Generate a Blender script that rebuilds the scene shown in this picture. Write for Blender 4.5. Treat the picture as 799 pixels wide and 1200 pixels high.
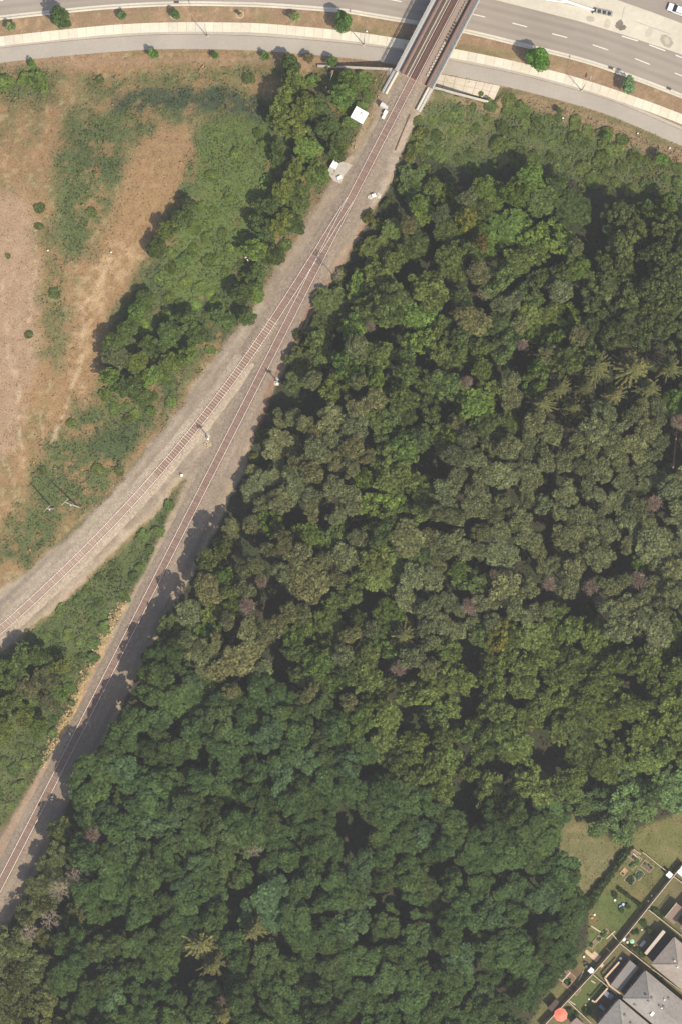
import bpy, math, random
import numpy as np
for o in list(bpy.data.objects): bpy.data.objects.remove(o)
R = math.radians
SC = bpy.context.scene
COL = SC.collection
# ---------------------------------------------------------------- camera, sky, sun, exposure
S = 0.182            # metres per photo pixel on the land
ZG = 5.0             # height of the land above the road
HC = 555.0           # camera height above the road
cam = bpy.data.cameras.new('camera'); cam_o = bpy.data.objects.new('camera', cam); COL.objects.link(cam_o)
cam_o.location = (0, 0, HC); cam_o.rotation_euler = (0, 0, 0)
cam.sensor_fit = 'VERTICAL'; cam.sensor_height = 24.0
cam.lens = 24.0 * (HC - ZG) / (1200 * S)
cam.clip_start = 1.0; cam.clip_end = 6000
SC.camera = cam_o
SUN_EL = R(57.0)
SH = np.array([-0.66, 0.75]); SH = SH / np.linalg.norm(SH)        # ground direction shadows fall in
w = bpy.data.worlds.new("World"); SC.world = w; w.use_nodes = True
nt = w.node_tree; bg = nt.nodes['Background']
sky = nt.nodes.new('ShaderNodeTexSky'); sky.sky_type = 'NISHITA'; sky.sun_disc = False
sky.sun_elevation = SUN_EL; sky.sun_rotation = math.atan2(-SH[0], -SH[1])
sky.dust_density = 2.0
nt.links.new(sky.outputs[0], bg.inputs[0]); bg.inputs[1].default_value = 0.13
sl = bpy.data.lights.new('sun', 'SUN'); sl.energy = 4.2; sl.angle = R(0.5); sl.color = (1.0, 0.905, 0.74)
so = bpy.data.objects.new('sun', sl); COL.objects.link(so)
from mathutils import Vector, Matrix
_d = Vector((SH[0]*math.cos(SUN_EL), SH[1]*math.cos(SUN_EL), -math.sin(SUN_EL)))
so.rotation_euler = _d.to_track_quat('-Z', 'Y').to_euler(); so.location = (60, -80, 150)
SC.view_settings.view_transform = 'Standard'; SC.view_settings.look = 'None'
SC.view_settings.exposure = 0.45; SC.view_settings.gamma = 1.0
SC.render.engine = 'CYCLES'
SC.cycles.max_bounces = 5; SC.cycles.diffuse_bounces = 2; SC.cycles.transmission_bounces = 2; SC.cycles.volume_bounces = 0
SC.cycles.transparent_max_bounces = 6
HAZE = 0.00016

# ---------------------------------------------------------------- helpers
def P(px, py, z=ZG):
    f = (HC - z) / (HC - ZG)
    return ((px - 399.5) * S * f, (600 - py) * S * f)
def P3(px, py, z=ZG):
    x, y = P(px, py, z); return (x, y, z)
def to_lin(c):
    return tuple((v/255/12.92) if v/255 <= .04045 else ((v/255+.055)/1.055)**2.4 for v in c)
def mesh_np(name, V, F, smooth=False):
    """V (n,3), F (m,k) faces all with k corners"""
    V = np.asarray(V, np.float32); F = np.asarray(F, np.int32)
    me = bpy.data.meshes.new(name)
    me.vertices.add(len(V)); me.vertices.foreach_set('co', V.ravel())
    k = F.shape[1]
    me.loops.add(F.size); me.loops.foreach_set('vertex_index', F.ravel())
    me.polygons.add(len(F)); me.polygons.foreach_set('loop_start', np.arange(0, F.size, k, dtype=np.int32))
    if smooth: me.polygons.foreach_set('use_smooth', np.ones(len(F), bool))
    me.update(calc_edges=True)
    return me
def face_attr(me, name, vals):
    a = me.attributes.new(name, 'FLOAT', 'FACE'); a.data.foreach_set('value', np.asarray(vals, np.float32))
def col_attr(me, name, rgb, domain='POINT'):
    rgba = np.ones((len(rgb), 4), np.float32); rgba[:, :3] = rgb
    a = me.attributes.new(name, 'FLOAT_COLOR', domain); a.data.foreach_set('color', rgba.ravel())
def link(name, me, m=None, parent=None, **props):
    o = bpy.data.objects.new(name, me); COL.objects.link(o)
    if m is not None and me is not None and len(me.materials) == 0: me.materials.append(m)
    if parent is not None: o.parent = parent
    for k, v in props.items(): o[k] = v
    return o
def thing(name, label, cat, loc=(0, 0, 0), rz=0, group=None):
    o = bpy.data.objects.new(name, None); COL.objects.link(o); o.empty_display_size = .3
    o.location = loc; o.rotation_euler = (0, 0, rz); o['label'] = label; o['category'] = cat
    if group: o['group'] = group
    return o
def tag(o, label, cat, group=None):
    o['label'] = label; o['category'] = cat
    if group: o['group'] = group
    return o
class MB:
    """collects boxes, prisms, tubes into one mesh"""
    def __init__(self): self.v = []; self.f = []
    def add(self, v, f):
        n = len(self.v); self.v += [tuple(p) for p in v]; self.f += [tuple(i + n for i in q) for q in f]; return self
    def box(self, c, s, rz=0, taper=1.0):
        cx, cy, cz = c; sx, sy, sz = s[0]/2, s[1]/2, s[2]/2; ca, sa = math.cos(rz), math.sin(rz); v = []
        for dz in (-1, 1):
            t = taper if dz > 0 else 1
            for dx, dy in ((-1, -1), (1, -1), (1, 1), (-1, 1)):
                x, y = dx*sx*t, dy*sy*t
                v.append((cx + x*ca - y*sa, cy + x*sa + y*ca, cz + dz*sz))
        return self.add(v, [(3, 2, 1, 0), (4, 5, 6, 7), (0, 1, 5, 4), (1, 2, 6, 5), (2, 3, 7, 6), (3, 0, 4, 7)])
    def prism(self, pts, z0, z1):
        """pts list of xy, counter-clockwise or not; z0,z1 scalars or lists"""
        n = len(pts)
        a = sum(pts[i][0]*pts[(i+1) % n][1] - pts[(i+1) % n][0]*pts[i][1] for i in range(n))
        idx = list(range(n)) if a > 0 else list(range(n))[::-1]
        g = lambda z, i: z[i] if isinstance(z, (list, tuple)) else z
        v = [(pts[i][0], pts[i][1], g(z0, i)) for i in idx] + [(pts[i][0], pts[i][1], g(z1, i)) for i in idx]
        f = [tuple(range(n))[::-1], tuple(range(n, 2*n))] + [(i, (i+1) % n, n+(i+1) % n, n+i) for i in range(n)]
        return self.add(v, f)
    def tube(self, pts, rad, n=6, caps=True):
        rings = []; v = []; f = []
        for i, p in enumerate(pts):
            a = Vector(pts[max(i-1, 0)]); b = Vector(pts[min(i+1, len(pts)-1)]); t = (b - a).normalized()
            u = t.cross(Vector((0, 0, 1)));
            if u.length < 1e-4: u = Vector((1, 0, 0))
            u.normalize(); q = t.cross(u); r = rad[i] if isinstance(rad, (list, tuple)) else rad
            for k in range(n):
                an = 2*math.pi*k/n; pp = Vector(p) + (u*math.cos(an) + q*math.sin(an))*r; v.append(tuple(pp))
        for i in range(len(pts)-1):
            for k in range(n): f.append((i*n+k, i*n+(k+1) % n, (i+1)*n+(k+1) % n, (i+1)*n+k))
        if caps: f.append(tuple(range(n))); f.append(tuple(range((len(pts)-1)*n, len(pts)*n))[::-1])
        return self.add(v, f)
    def mesh(self, name):
        me = bpy.data.meshes.new(name); me.from_pydata(self.v, [], self.f); me.update(); return me
    def build(self, name, m, parent=None, **props):
        return link(name, self.mesh(name), m, parent, **props)
def fix_normals(me):
    import bmesh
    b = bmesh.new(); b.from_mesh(me); bmesh.ops.recalc_face_normals(b, faces=b.faces); b.to_mesh(me); b.free()

# value noise
def vnoise(x, y, scale, seed=0):
    x = np.asarray(x, float)/scale + 1000.3; y = np.asarray(y, float)/scale + 1000.7
    xi = np.floor(x).astype(np.int64); yi = np.floor(y).astype(np.int64); fx = x - xi; fy = y - yi
    fx = fx*fx*(3-2*fx); fy = fy*fy*(3-2*fy)
    def h(a, b):
        n = (a*374761393 + b*668265263 + seed*974634777) & 0x7fffffff
        n = ((n ^ (n >> 13))*1274126177) & 0x7fffffff
        return ((n ^ (n >> 16)) & 0xffff)/65535.0
    return (h(xi, yi)*(1-fx)+h(xi+1, yi)*fx)*(1-fy) + (h(xi, yi+1)*(1-fx)+h(xi+1, yi+1)*fx)*fy
def fbm(x, y, scale, seed=0, o=4):
    t = 0; a = .5; n = 0
    for i in range(o): t = t + a*vnoise(x, y, scale/2**i, seed+i*17); n += a; a *= .55
    return t/n
def sstep(a, b, x):
    t = np.clip((np.asarray(x, float)-a)/(b-a), 0, 1); return t*t*(3-2*t)
def poly_sd(px, py, pts):
    """signed distance in px, positive inside"""
    px = np.asarray(px, float); py = np.asarray(py, float)
    d = np.full(px.shape, 1e9); ins = np.zeros(px.shape, bool); n = len(pts)
    for i in range(n):
        x0, y0 = pts[i]; x1, y1 = pts[(i+1) % n]; ex, ey = x1-x0, y1-y0
        t = np.clip(((px-x0)*ex+(py-y0)*ey)/(ex*ex+ey*ey+1e-9), 0, 1)
        d = np.minimum(d, np.hypot(px-x0-t*ex, py-y0-t*ey))
        c = ((y0 > py) != (y1 > py)); 
        with np.errstate(divide='ignore', invalid='ignore'):
            xx = (x1-x0)*(py-y0)/(y1-y0+1e-12)+x0
        ins ^= c & (px < xx)
    return np.where(ins, d, -d)
def line_d(px, py, pts):
    d = np.full(np.shape(px), 1e9)
    for (x0, y0), (x1, y1) in zip(pts[:-1], pts[1:]):
        ex, ey = x1-x0, y1-y0; t = np.clip(((px-x0)*ex+(py-y0)*ey)/(ex*ex+ey*ey+1e-9), 0, 1)
        d = np.minimum(d, np.hypot(px-x0-t*ex, py-y0-t*ey))
    return d

# ---------------------------------------------------------------- materials
MATS = {}
def nm(name, c, var=.18, scale=2.0, rough=.9, metal=0.0, bump=0.0, bscale=None, spec=.3, fine=0):
    """principled with two octaves of noise over the base colour (real-world albedo, linear)"""
    if name in MATS: return MATS[name]
    m = bpy.data.materials.new(name); m.use_nodes = True; t = m.node_tree; N = t.nodes; L = t.links
    b = N['Principled BSDF']; b.inputs['Roughness'].default_value = rough; b.inputs['Metallic'].default_value = metal
    b.inputs['Specular IOR Level'].default_value = spec
    g = N.new('ShaderNodeNewGeometry')
    n1 = N.new('ShaderNodeTexNoise'); n1.inputs['Scale'].default_value = scale; n1.inputs['Detail'].default_value = 5; n1.inputs['Roughness'].default_value = .65
    L.new(g.outputs['Position'], n1.inputs['Vector'])
    mr = N.new('ShaderNodeMapRange'); mr.inputs[1].default_value = .25; mr.inputs[2].default_value = .75
    mr.inputs[3].default_value = 1-var; mr.inputs[4].default_value = 1+var
    L.new(n1.outputs[0], mr.inputs[0])
    mx = N.new('ShaderNodeVectorMath'); mx.operation = 'SCALE'; mx.inputs[0].default_value = c[:3]
    last = mr.outputs[0]
    if fine:
        n2 = N.new('ShaderNodeTexNoise'); n2.inputs['Scale'].default_value = .12; n2.inputs['Detail'].default_value = 4
        L.new(g.outputs['Position'], n2.inputs['Vector'])
        m2 = N.new('ShaderNodeMapRange'); m2.inputs[1].default_value = .3; m2.inputs[2].default_value = .7
        m2.inputs[3].default_value = 1-fine; m2.inputs[4].default_value = 1+fine; L.new(n2.outputs[0], m2.inputs[0])
        mu = N.new('ShaderNodeMath'); mu.operation = 'MULTIPLY'; L.new(last, mu.inputs[0]); L.new(m2.outputs[0], mu.inputs[1]); last = mu.outputs[0]
    L.new(last, mx.inputs['Scale']); L.new(mx.outputs[0], b.inputs['Base Color'])
    if bump:
        bp = N.new('ShaderNodeBump'); bp.inputs['Strength'].default_value = bump; bp.inputs['Distance'].default_value = .1
        n3 = N.new('ShaderNodeTexNoise'); n3.inputs['Scale'].default_value = bscale or scale*2; n3.inputs['Detail'].default_value = 3
        L.new(g.outputs['Position'], n3.inputs['Vector']); L.new(n3.outputs[0], bp.inputs['Height']); L.new(bp.outputs[0], b.inputs['Normal'])
    MATS[name] = m; return m
def attr_mat(name, attr, var=.25, scale=2.5, rough=.95, bump=.5, bscale=3.0, trans=0):
    m = bpy.data.materials.new(name); m.use_nodes = True; t = m.node_tree; N = t.nodes; L = t.links
    b = N['Principled BSDF']; b.inputs['Roughness'].default_value = rough; b.inputs['Specular IOR Level'].default_value = .15
    a = N.new('ShaderNodeAttribute'); a.attribute_name = attr; a.attribute_type = 'GEOMETRY'
    g = N.new('ShaderNodeNewGeometry')
    n1 = N.new('ShaderNodeTexNoise'); n1.inputs['Scale'].default_value = scale; n1.inputs['Detail'].default_value = 4; n1.inputs['Roughness'].default_value = .7
    L.new(g.outputs['Position'], n1.inputs['Vector'])
    mr = N.new('ShaderNodeMapRange'); mr.inputs[1].default_value = .28; mr.inputs[2].default_value = .72
    mr.inputs[3].default_value = 1-var; mr.inputs[4].default_value = 1+var; L.new(n1.outputs[0], mr.inputs[0])
    mx = N.new('ShaderNodeVectorMath'); mx.operation = 'SCALE'; L.new(a.outputs['Color'], mx.inputs[0]); L.new(mr.outputs[0], mx.inputs['Scale'])
    L.new(mx.outputs[0], b.inputs['Base Color'])
    if bump:
        bp = N.new('ShaderNodeBump'); bp.inputs['Strength'].default_value = bump; bp.inputs['Distance'].default_value = .15
        n3 = N.new('ShaderNodeTexNoise'); n3.inputs['Scale'].default_value = bscale; n3.inputs['Detail'].default_value = 3
        L.new(g.outputs['Position'], n3.inputs['Vector']); L.new(n3.outputs[0], bp.inputs['Height']); L.new(bp.outputs[0], b.inputs['Normal'])
    return m
def leaf_mat(name, gain=1.0):
    """object colour x per-leaf variation, thin translucent leaves"""
    m = bpy.data.materials.new(name); m.use_nodes = True; t = m.node_tree; N = t.nodes; L = t.links
    for n in list(N): N.remove(n)
    out = N.new('ShaderNodeOutputMaterial'); oi = N.new('ShaderNodeObjectInfo')
    a = N.new('ShaderNodeAttribute'); a.attribute_name = 'tone'
    mx = N.new('ShaderNodeVectorMath'); mx.operation = 'SCALE'; L.new(oi.outputs['Color'], mx.inputs[0]); L.new(a.outputs['Fac'], mx.inputs['Scale'])
    d = N.new('ShaderNodeBsdfDiffuse'); L.new(mx.outputs[0], d.inputs[0])
    tr = N.new('ShaderNodeBsdfTranslucent'); ml = N.new('ShaderNodeVectorMath'); ml.operation = 'MULTIPLY'; ml.inputs[1].default_value = (1.1, 1.25, .6)
    L.new(mx.outputs[0], ml.inputs[0]); L.new(ml.outputs[0], tr.inputs[0])
    ms = N.new('ShaderNodeMixShader'); ms.inputs[0].default_value = .22; L.new(d.outputs[0], ms.inputs[1]); L.new(tr.outputs[0], ms.inputs[2])
    L.new(ms.outputs[0], out.inputs[0]); return m
LEAF = leaf_mat('leaf')
BARK = nm('bark', (.10, .075, .055), .3, 4, bump=.4)
DEADWOOD = nm('dead_wood', (.34, .25, .21), .25, 5)
CONC = nm('pale_concrete', (.50, .455, .37), .10, 1.2, fine=.08, rough=.9)
CONC2 = nm('curb_concrete', (.50, .46, .375), .12, 1.5, fine=.08)
ASPH = nm('worn_asphalt', (.235, .205, .18), .08, 2.5, fine=.07, rough=.9)
PATHM = nm('path_asphalt', (.32, .285, .24), .08, 2.0, fine=.08, rough=.9)
WHITE = nm('white_paint', (.80, .79, .76), .06, 2, rough=.6)
LINE = nm('road_line_paint', (.58, .55, .48), .15, 3, rough=.7)
GALV = nm('galvanised_steel', (.40, .385, .355), .12, 3, rough=.6)
RUST = nm('rusty_girder_paint', (.19, .118, .094), .22, 3, rough=.85)
DECKM = nm('bridge_deck_ballast', (.23, .175, .14), .25, 3.5, rough=.95, bump=.5)
TIE = nm('weathered_sleeper', (.215, .146, .113), .3, 3.0, bump=.2)
TIEB = nm('tan_sleeper', (.33, .245, .185), .3, 2.5, bump=.2)
BEDM = nm('rusty_crib_ballast', (.195, .130, .100), .3, 4, bump=.5)
BEDB = nm('dusty_crib_ballast', (.285, .215, .165), .3, 4, bump=.5)
BALL = nm('grey_ballast', (.222, .177, .132), .42, 2.2, bump=.7, bscale=6, fine=.12)
BALLB = nm('tan_ballast', (.325, .266, .198), .42, 2.2, bump=.7, bscale=6, fine=.15)
STEEL = nm('polished_rail', (.66, .62, .56), .06, 2, rough=.55, metal=.85)
RUSTR = nm('rusty_rail', (.13, .07, .05), .2, 4, rough=.8)
DARKM = nm('dark_metal', (.05, .05, .052), .2, 3, rough=.6)
GLASS = nm('dark_glass', (.02, .025, .03), .1, 2, rough=.12, spec=.6)
CONCW = nm('abutment_concrete', (.42, .385, .32), .15, 1.2, fine=.12)

# ---------------------------------------------------------------- key lines of the plan (photo pixels)
CURB = [(-500, 75), (-200, 46), (-100, 33), (0, 21), (65, 14), (130, 8), (200, 4.5), (255, 4.5), (320, 6.5), (400, 12.5), (430, 17), (469, 23.5), (542, 36), (607, 51.5), (680, 70), (728, 86), (799, 113), (900, 156), (1200, 290)]
WALK = [(-500, 105), (-200, 74), (-100, 61), (0, 48.5), (65, 41.3), (130, 35), (190, 32), (255, 31.8), (320, 34), (430, 45), (540, 64.5), (613, 80), (680, 98), (740, 118), (799, 140), (900, 182), (1200, 316)]
PATH = [(-500, 120), (-200, 91), (-100, 77), (0, 65), (65, 58), (130, 52.4), (190, 49), (255, 49.3), (320, 52), (430, 62), (514, 77), (540, 82), (600, 94.5), (660, 110), (717, 127.5), (799, 162), (900, 205), (1200, 340)]
TOE = [(-600, 140), (-100, 85), (0, 73), (130, 61), (190, 57.5), (320, 61), (366, 72.5), (374, 76), (459, 85), (466, 87), (501, 106), (507, 107), (577, 122.3), (589, 110), (600, 105), (717, 141), (799, 172), (900, 215), (1200, 350)]
def smooth_line(pts, n=6):
    """catmull-rom through pts"""
    p = np.array([pts[0]] + list(pts) + [pts[-1]], float); out = []
    for i in range(1, len(p)-2):
        for t in np.linspace(0, 1, n, endpoint=False):
            a, b, c, d = p[i-1], p[i], p[i+1], p[i+2]
            out.append(.5*((2*b)+(-a+c)*t+(2*a-5*b+4*c-d)*t*t+(-a+3*b-3*c+d)*t**3))
    out.append(p[-2]); return np.array(out)
MAIN_PTS = [(640, -200), (560, -53), (532.4, 0), (506, 49), (466.5, 126), (438, 181), (410, 233), (386, 281), (351.5, 350), (334.5, 383.5), (290, 471), (253, 543), (213.5, 620), (165.5, 713.8), (125, 795), (96.5, 850), (64.5, 912), (37.3, 965), (5, 1028), (-30, 1096), (-84, 1200), (-180, 1390)]
_a = np.array(MAIN_PTS[1:-2]); _cm = np.polyfit((_a[:, 1]-500)/500, _a[:, 0], 5)
def main_x(y): return np.polyval(_cm, (np.asarray(y, float)-500)/500)
_yy = np.linspace(-50, 1090, 140)
MAIN = [(640, -206)] + [(float(main_x(y)), float(y)) for y in _yy] + [(-180, 1388)]
BR_PTS = [(410, 232.5), (380.5, 282), (356, 319.5), (335.6, 352), (313.5, 385), (290.2, 418.6), (276, 438.8), (245.6, 480), (232, 499.5), (200, 537), (168.8, 572), (123.4, 620), (104, 640), (76.6, 669), (40, 703), (0, 738.5), (-40, 773)]
_b = np.array(BR_PTS); _cb = np.polyfit((_b[:, 1]-500)/300, _b[:, 0], 4)
BRANCH = []
for y in np.linspace(176, 775, 110):
    xm = float(main_x(y)); xb = float(np.polyval(_cb, (y-500)/300)); t = float(sstep(176, 262, y))
    BRANCH.append((xm*(1-t) + xb*t if y < 262 else xb, float(y)))
BRANCH.append((-300, 1000))
WALL_L = [(372, 73.5), (459, 81.6)]; WALL_R = [(507, 102.7), (577.5, 118)]

def px_of(X, Y, z=ZG):
    f = (HC - z)/(HC - ZG); return np.asarray(X)/(S*f)+399.5, 600-np.asarray(Y)/(S*f)
def height(X, Y):
    X = np.asarray(X, float); Y = np.asarray(Y, float)
    rx, ry = px_of(X, Y, 0.1); tx, ty = np.array(TOE).T; cx, cy = np.array(CURB).T
    toe = np.interp(rx, tx, ty); curb = np.interp(rx, cx, cy)
    d = (ry - toe)*S
    base = .1 + 4.9*sstep(.5, 30, d)
    mx, my = px_of(X, Y, 5.5)
    t = np.abs(mx - main_x(np.clip(my, -60, 1100)))*.89*S
    bank = 5.6 - np.maximum(0, t-2.9)/3.2
    bank = np.where(my < 330, bank, 5.6 - np.maximum(0, t-4.0)/2.0)
    bx, by = np.array(BRANCH).T; o = np.argsort(by)
    tb = np.abs(mx - np.interp(my, by[o], bx[o]))*.74*S
    bank = np.maximum(bank, np.where(my > 180, 5.6 - np.maximum(0, tb-4)/2.0, -9))
    h = np.where(d > 0, np.maximum(base, bank), .1)
    h = np.where(ry < curb+2.6, np.minimum(h, .1-.22*np.clip((curb+2.6-ry)/2.4, 0, 1)), h)
    return h
def hz(px, py, z=ZG):
    x, y = P(px, py, z); z1 = float(height(x, y)); x, y = P(px, py, z1); return float(height(x, y))
def G(px, py):
    """ground point under a photo pixel"""
    z = hz(px, py); x, y = P(px, py, z); return (x, y, z)

# ---------------------------------------------------------------- terrain sheet with painted ground cover
def axis(a, b, step, far):
    core = np.arange(a, b+1e-6, step); o = []; s = step; v = b
    while v < far: s *= 1.6; v += s; o.append(v)
    o2 = []; s = step; v = a
    while v > -far: s *= 1.6; v -= s; o2.append(v)
    return np.array(o2[::-1] + list(core) + o)
gx = axis(-80, 80, .5, 1600); gy = axis(-116, 116, .5, 1600)
GX, GY = np.meshgrid(gx, gy); GZ = height(GX, GY)
nx, ny = len(gx), len(gy)
qx, qy = px_of(GX, GY, np.clip(GZ, 0, 5.6))
def paint(C, mask, rgb): 
    m = np.clip(mask, 0, 1)[..., None]; return C*(1-m) + np.array(rgb)*m
wx = (fbm(GX, GY, 7, 3)-.5)*30; wy = (fbm(GX, GY, 7, 9)-.5)*30
wx2 = (fbm(GX, GY, 2.2, 23)-.5)*10; wy2 = (fbm(GX, GY, 2.2, 29)-.5)*10
def pm(pts, soft=8, k=1.0): return sstep(-soft/2, soft/2, poly_sd(qx+(wx+wx2)*k, qy+(wy+wy2)*k, pts))
def lm(pts, width, soft=4, k=.6): return 1-sstep(width-soft/2, width+soft/2, line_d(qx+(wx+wx2)*k, qy+(wy+wy2)*k, pts))
DRY = (.262, .165, .083); DRYL = (.34, .24, .135); SOIL = (.26, .172, .105); GRN = (.080, .104, .037); GRND = (.045, .068, .028)
OLV = (.125, .120, .050); TAN = (.42, .32, .21); PINK = (.300, .206, .136); LITTER = (.050, .046, .028)
C = np.zeros(GX.shape+(3,)); C[:] = OLV
n_big = fbm(GX, GY, 12, 5); n_mid = fbm(GX, GY, 3.2, 11); n_sm = fbm(GX, GY, 1.1, 31, 2)
FIELD = [(-400, 60), (460, 60), (440, 130), (395, 205), (350, 275), (270, 400), (205, 490), (125, 585), (0, 695), (-400, 900)]
C = paint(C, pm(FIELD, 4, .2), DRY)
C = paint(C, pm(FIELD, 4, .2)*sstep(.38, .68, n_mid*.6+n_sm*.4)*.8, OLV)
C = paint(C, pm(FIELD, 4, .2)*sstep(.58, .8, n_sm)*.6, DRYL)
C = paint(C, pm([(-60, 215), (30, 225), (44, 300), (38, 420), (20, 520), (-60, 560)], 26)*.85, PINK)
C = paint(C, pm([(-400, 68), (460, 66), (420, 84), (300, 76), (190, 72), (110, 78), (0, 92), (-400, 120)], 5, .25)*.85, SOIL)
# green growth of the field: the arch, its two limbs, and the lower patch
GREEN = [([(92, 92), (185, 78), (330, 78), (335, 94), (250, 96), (150, 99), (92, 116)], 8, .8),
         ([(60, 200), (80, 140), (120, 112), (190, 100), (270, 102), (330, 128), (330, 168), (262, 146), (190, 146), (150, 172), (140, 225), (112, 262), (90, 300), (62, 330)], 10, .95),
         ([(48, 270), (88, 262), (80, 320), (72, 360), (80, 415), (60, 440), (42, 420), (48, 345)], 12, .7),
         ([(235, 150), (330, 120), (350, 84), (432, 84), (440, 100), (425, 128), (400, 165), (385, 208), (345, 275), (270, 395), (205, 485), (125, 500), (115, 430), (118, 395), (175, 300), (205, 230)], 10, 1.0),
         ([(100, 300), (120, 265), (145, 215), (160, 225), (130, 300)], 10, .55),
         ([(118, 450), (200, 480), (165, 535), (120, 585), (70, 630), (20, 664), (-10, 680), (10, 620), (45, 560), (72, 500)], 10, .95),
         ([(-80, 85), (60, 82), (62, 112), (25, 128), (-80, 130)], 10, .9)]
gmask = np.zeros(GX.shape)
for pts, soft, k in GREEN: gmask = np.maximum(gmask, pm(pts, soft*2.6, 1.4)*k)
gmask *= sstep(.22, .52, n_mid*.5+n_sm*.5)*.9+.1
C = paint(C, gmask, GRN); C = paint(C, gmask*sstep(.48, .75, n_big)*.6, GRND)
OPEN = [(238, 146), (300, 134), (322, 165), (312, 215), (300, 250), (284, 300), (262, 338), (228, 356), (196, 345), (184, 318), (212, 275), (228, 238)]
om = pm(OPEN, 10, .5); C = paint(C, om*(.75+.25*n_sm), (.092, .128, .034)); gmask = np.maximum(gmask, om)
dark_band = pm([(125, 106), (200, 98), (275, 108), (325, 132), (320, 150), (250, 132), (180, 124), (130, 126)], 8)
C = paint(C, dark_band*.75*sstep(.2, .6, n_sm*.6+n_mid*.4), (.042, .060, .038))
# bare dry tongue inside the arch and worn trails
C = paint(C, pm([(165, 165), (222, 150), (232, 168), (205, 225), (178, 280), (140, 345), (112, 395), (105, 430), (70, 500), (50, 540), (60, 470), (82, 420), (98, 360), (112, 300), (135, 245)], 10)*.8*sstep(.2, .45, n_mid), DRY)
C = paint(C, pm([(112, 290), (150, 275), (165, 290), (135, 345), (110, 390), (84, 440), (80, 420), (95, 340)], 14)*sstep(.4, .6, n_sm)*.8, DRYL)
for pts, wd, k in [([(4, 330), (8, 420), (24, 455), (22, 500), (30, 560)], 1.6, .7), ([(43, 255), (42, 300), (38, 340), (33, 385), (34, 410)], 1.3, .6),
                   ([(131, 296), (118, 330), (98, 362), (96, 420), (80, 470), (62, 520)], 1.8, .75), ([(131, 296), (165, 300)], 1.2, .6), ([(30, 350), (80, 355), (118, 352)], 1.0, .5),
                   ([(52, 500), (54, 540), (70, 560)], 1.5, .6), ([(88, 360), (92, 440), (100, 480)], 1.2, .5), ([(2, 390), (14, 420), (22, 460)], 1., .5)]:
    C = paint(C, lm(pts, wd, 3.5, .35)*k*.75*sstep(.3, .6, n_sm), TAN)
# north-east rough meadow
MEADOW = [(492, 118), (577, 116), (640, 124), (717, 150), (799, 180), (1200, 360), (1200, 420), (799, 240), (690, 215), (600, 190), (540, 215), (470, 200), (470, 165)]
mmask = pm(MEADOW, 10, .5)
C = paint(C, mmask, GRN); C = paint(C, mmask*sstep(.5, .7, n_mid)*.6, OLV)
C = paint(C, pm([(520, 112), (580, 119), (605, 108), (660, 124), (717, 143), (799, 175), (1200, 355), (1200, 380), (799, 195), (740, 178), (690, 160), (640, 140), (600, 126), (575, 135)], 8, .4)*.7*sstep(.3, .55, n_mid+.1), SOIL)
# boulevard lawn between kerb and pavement, scorched brown
ry_c = np.interp(qx, *np.array(CURB).T); ry_w = np.interp(qx, *np.array(WALK).T); ry_p = np.interp(qx, *np.array(PATH).T)
bl = sstep(-1, 1, qy-ry_c)*sstep(-1, 1, ry_p+10-qy)
C = paint(C, bl, (.238, .160, .095)); C = paint(C, bl*sstep(.5, .72, n_mid)*.6, (.20, .165, .075)); C = paint(C, bl*sstep(.6, .8, n_sm)*.5, DRYL)
C = paint(C, bl*lm([(420, 38), (470, 45), (545, 54), (590, 67)], 5, 6)*.6, (.13, .12, .05))
# railway corridor gravel
GRAV = [(452, 82), (449, 112), (432, 150), (412, 180), (385, 215), (368, 245), (346, 280), (322, 318), (296, 360), (266, 400), (236, 442), (203, 490), (163, 540), (123, 587), (83, 628), (38, 665), (-10, 700), (-200, 860), (-200, 940), (0, 766), (30, 742), (62, 716), (86, 694), (112, 668), (140, 640), (165, 616), (192, 592), (212, 562), (222, 560), (204, 596), (192, 622), (176, 652), (160, 684), (146, 712), (128, 745), (104, 792), (84, 838), (60, 880), (38, 922), (16, 958), (-10, 1000), (-180, 1330), (-120, 1330), (0, 1098), (32, 1048), (54, 1000), (78, 955), (104, 905), (124, 868), (144, 828), (164, 788), (188, 745), (208, 706), (226, 676), (246, 636), (266, 592), (288, 548), (304, 506), (314, 472), (328, 440), (348, 405), (368, 370), (388, 332), (408, 298), (432, 262), (448, 236), (464, 200), (480, 160), (492, 130), (508, 100), (470, 82)]
gv = sstep(-1.5, 1.5, poly_sd(qx+wx2*.7, qy+wy2*.7, GRAV)+(n_sm-.5)*3)
edge = sstep(9, 0, np.abs(poly_sd(qx+wx2, qy+wy2, GRAV)-2))
C = paint(C, edge*.75*(1-bl)*sstep(.35, .6, n_mid+.1), (.30, .21, .135))
C = paint(C, gv, (.222, .178, .132)); C = paint(C, gv*sstep(.45, .7, n_mid)*.6, (.255, .195, .148)); C = paint(C, gv*edge*.55, (.34, .27, .18))
C = paint(C, gv*lm([(300, 360), (236, 445), (163, 545), (83, 635), (0, 705)], 7, 12)*.4, (.36, .31, .24))
C = paint(C, gv*lm([(262, 500), (235, 520), (205, 555), (165, 598), (120, 645), (60, 705), (0, 752)], 8, 10)*.6*sstep(.35, .6, n_mid), (.37, .30, .225))
C = paint(C, gv*lm([(372, 345), (340, 402), (318, 448), (298, 520)], 3.5, 5)*.8, (.22, .12, .075))
C = paint(C, gv*lm([(488, 135), (470, 175), (452, 225), (430, 262), (405, 300), (375, 345)], 3, 5)*.6, (.23, .135, .09))
C = paint(C, gv*lm([(128, 748), (100, 805), (62, 885), (22, 955), (0, 1000)], 6, 8)*.55, (.30, .19, .13))
C = paint(C, gv*lm([(480, 150), (462, 195), (440, 240)], 6, 8)*.5, (.35, .30, .24))
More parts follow.
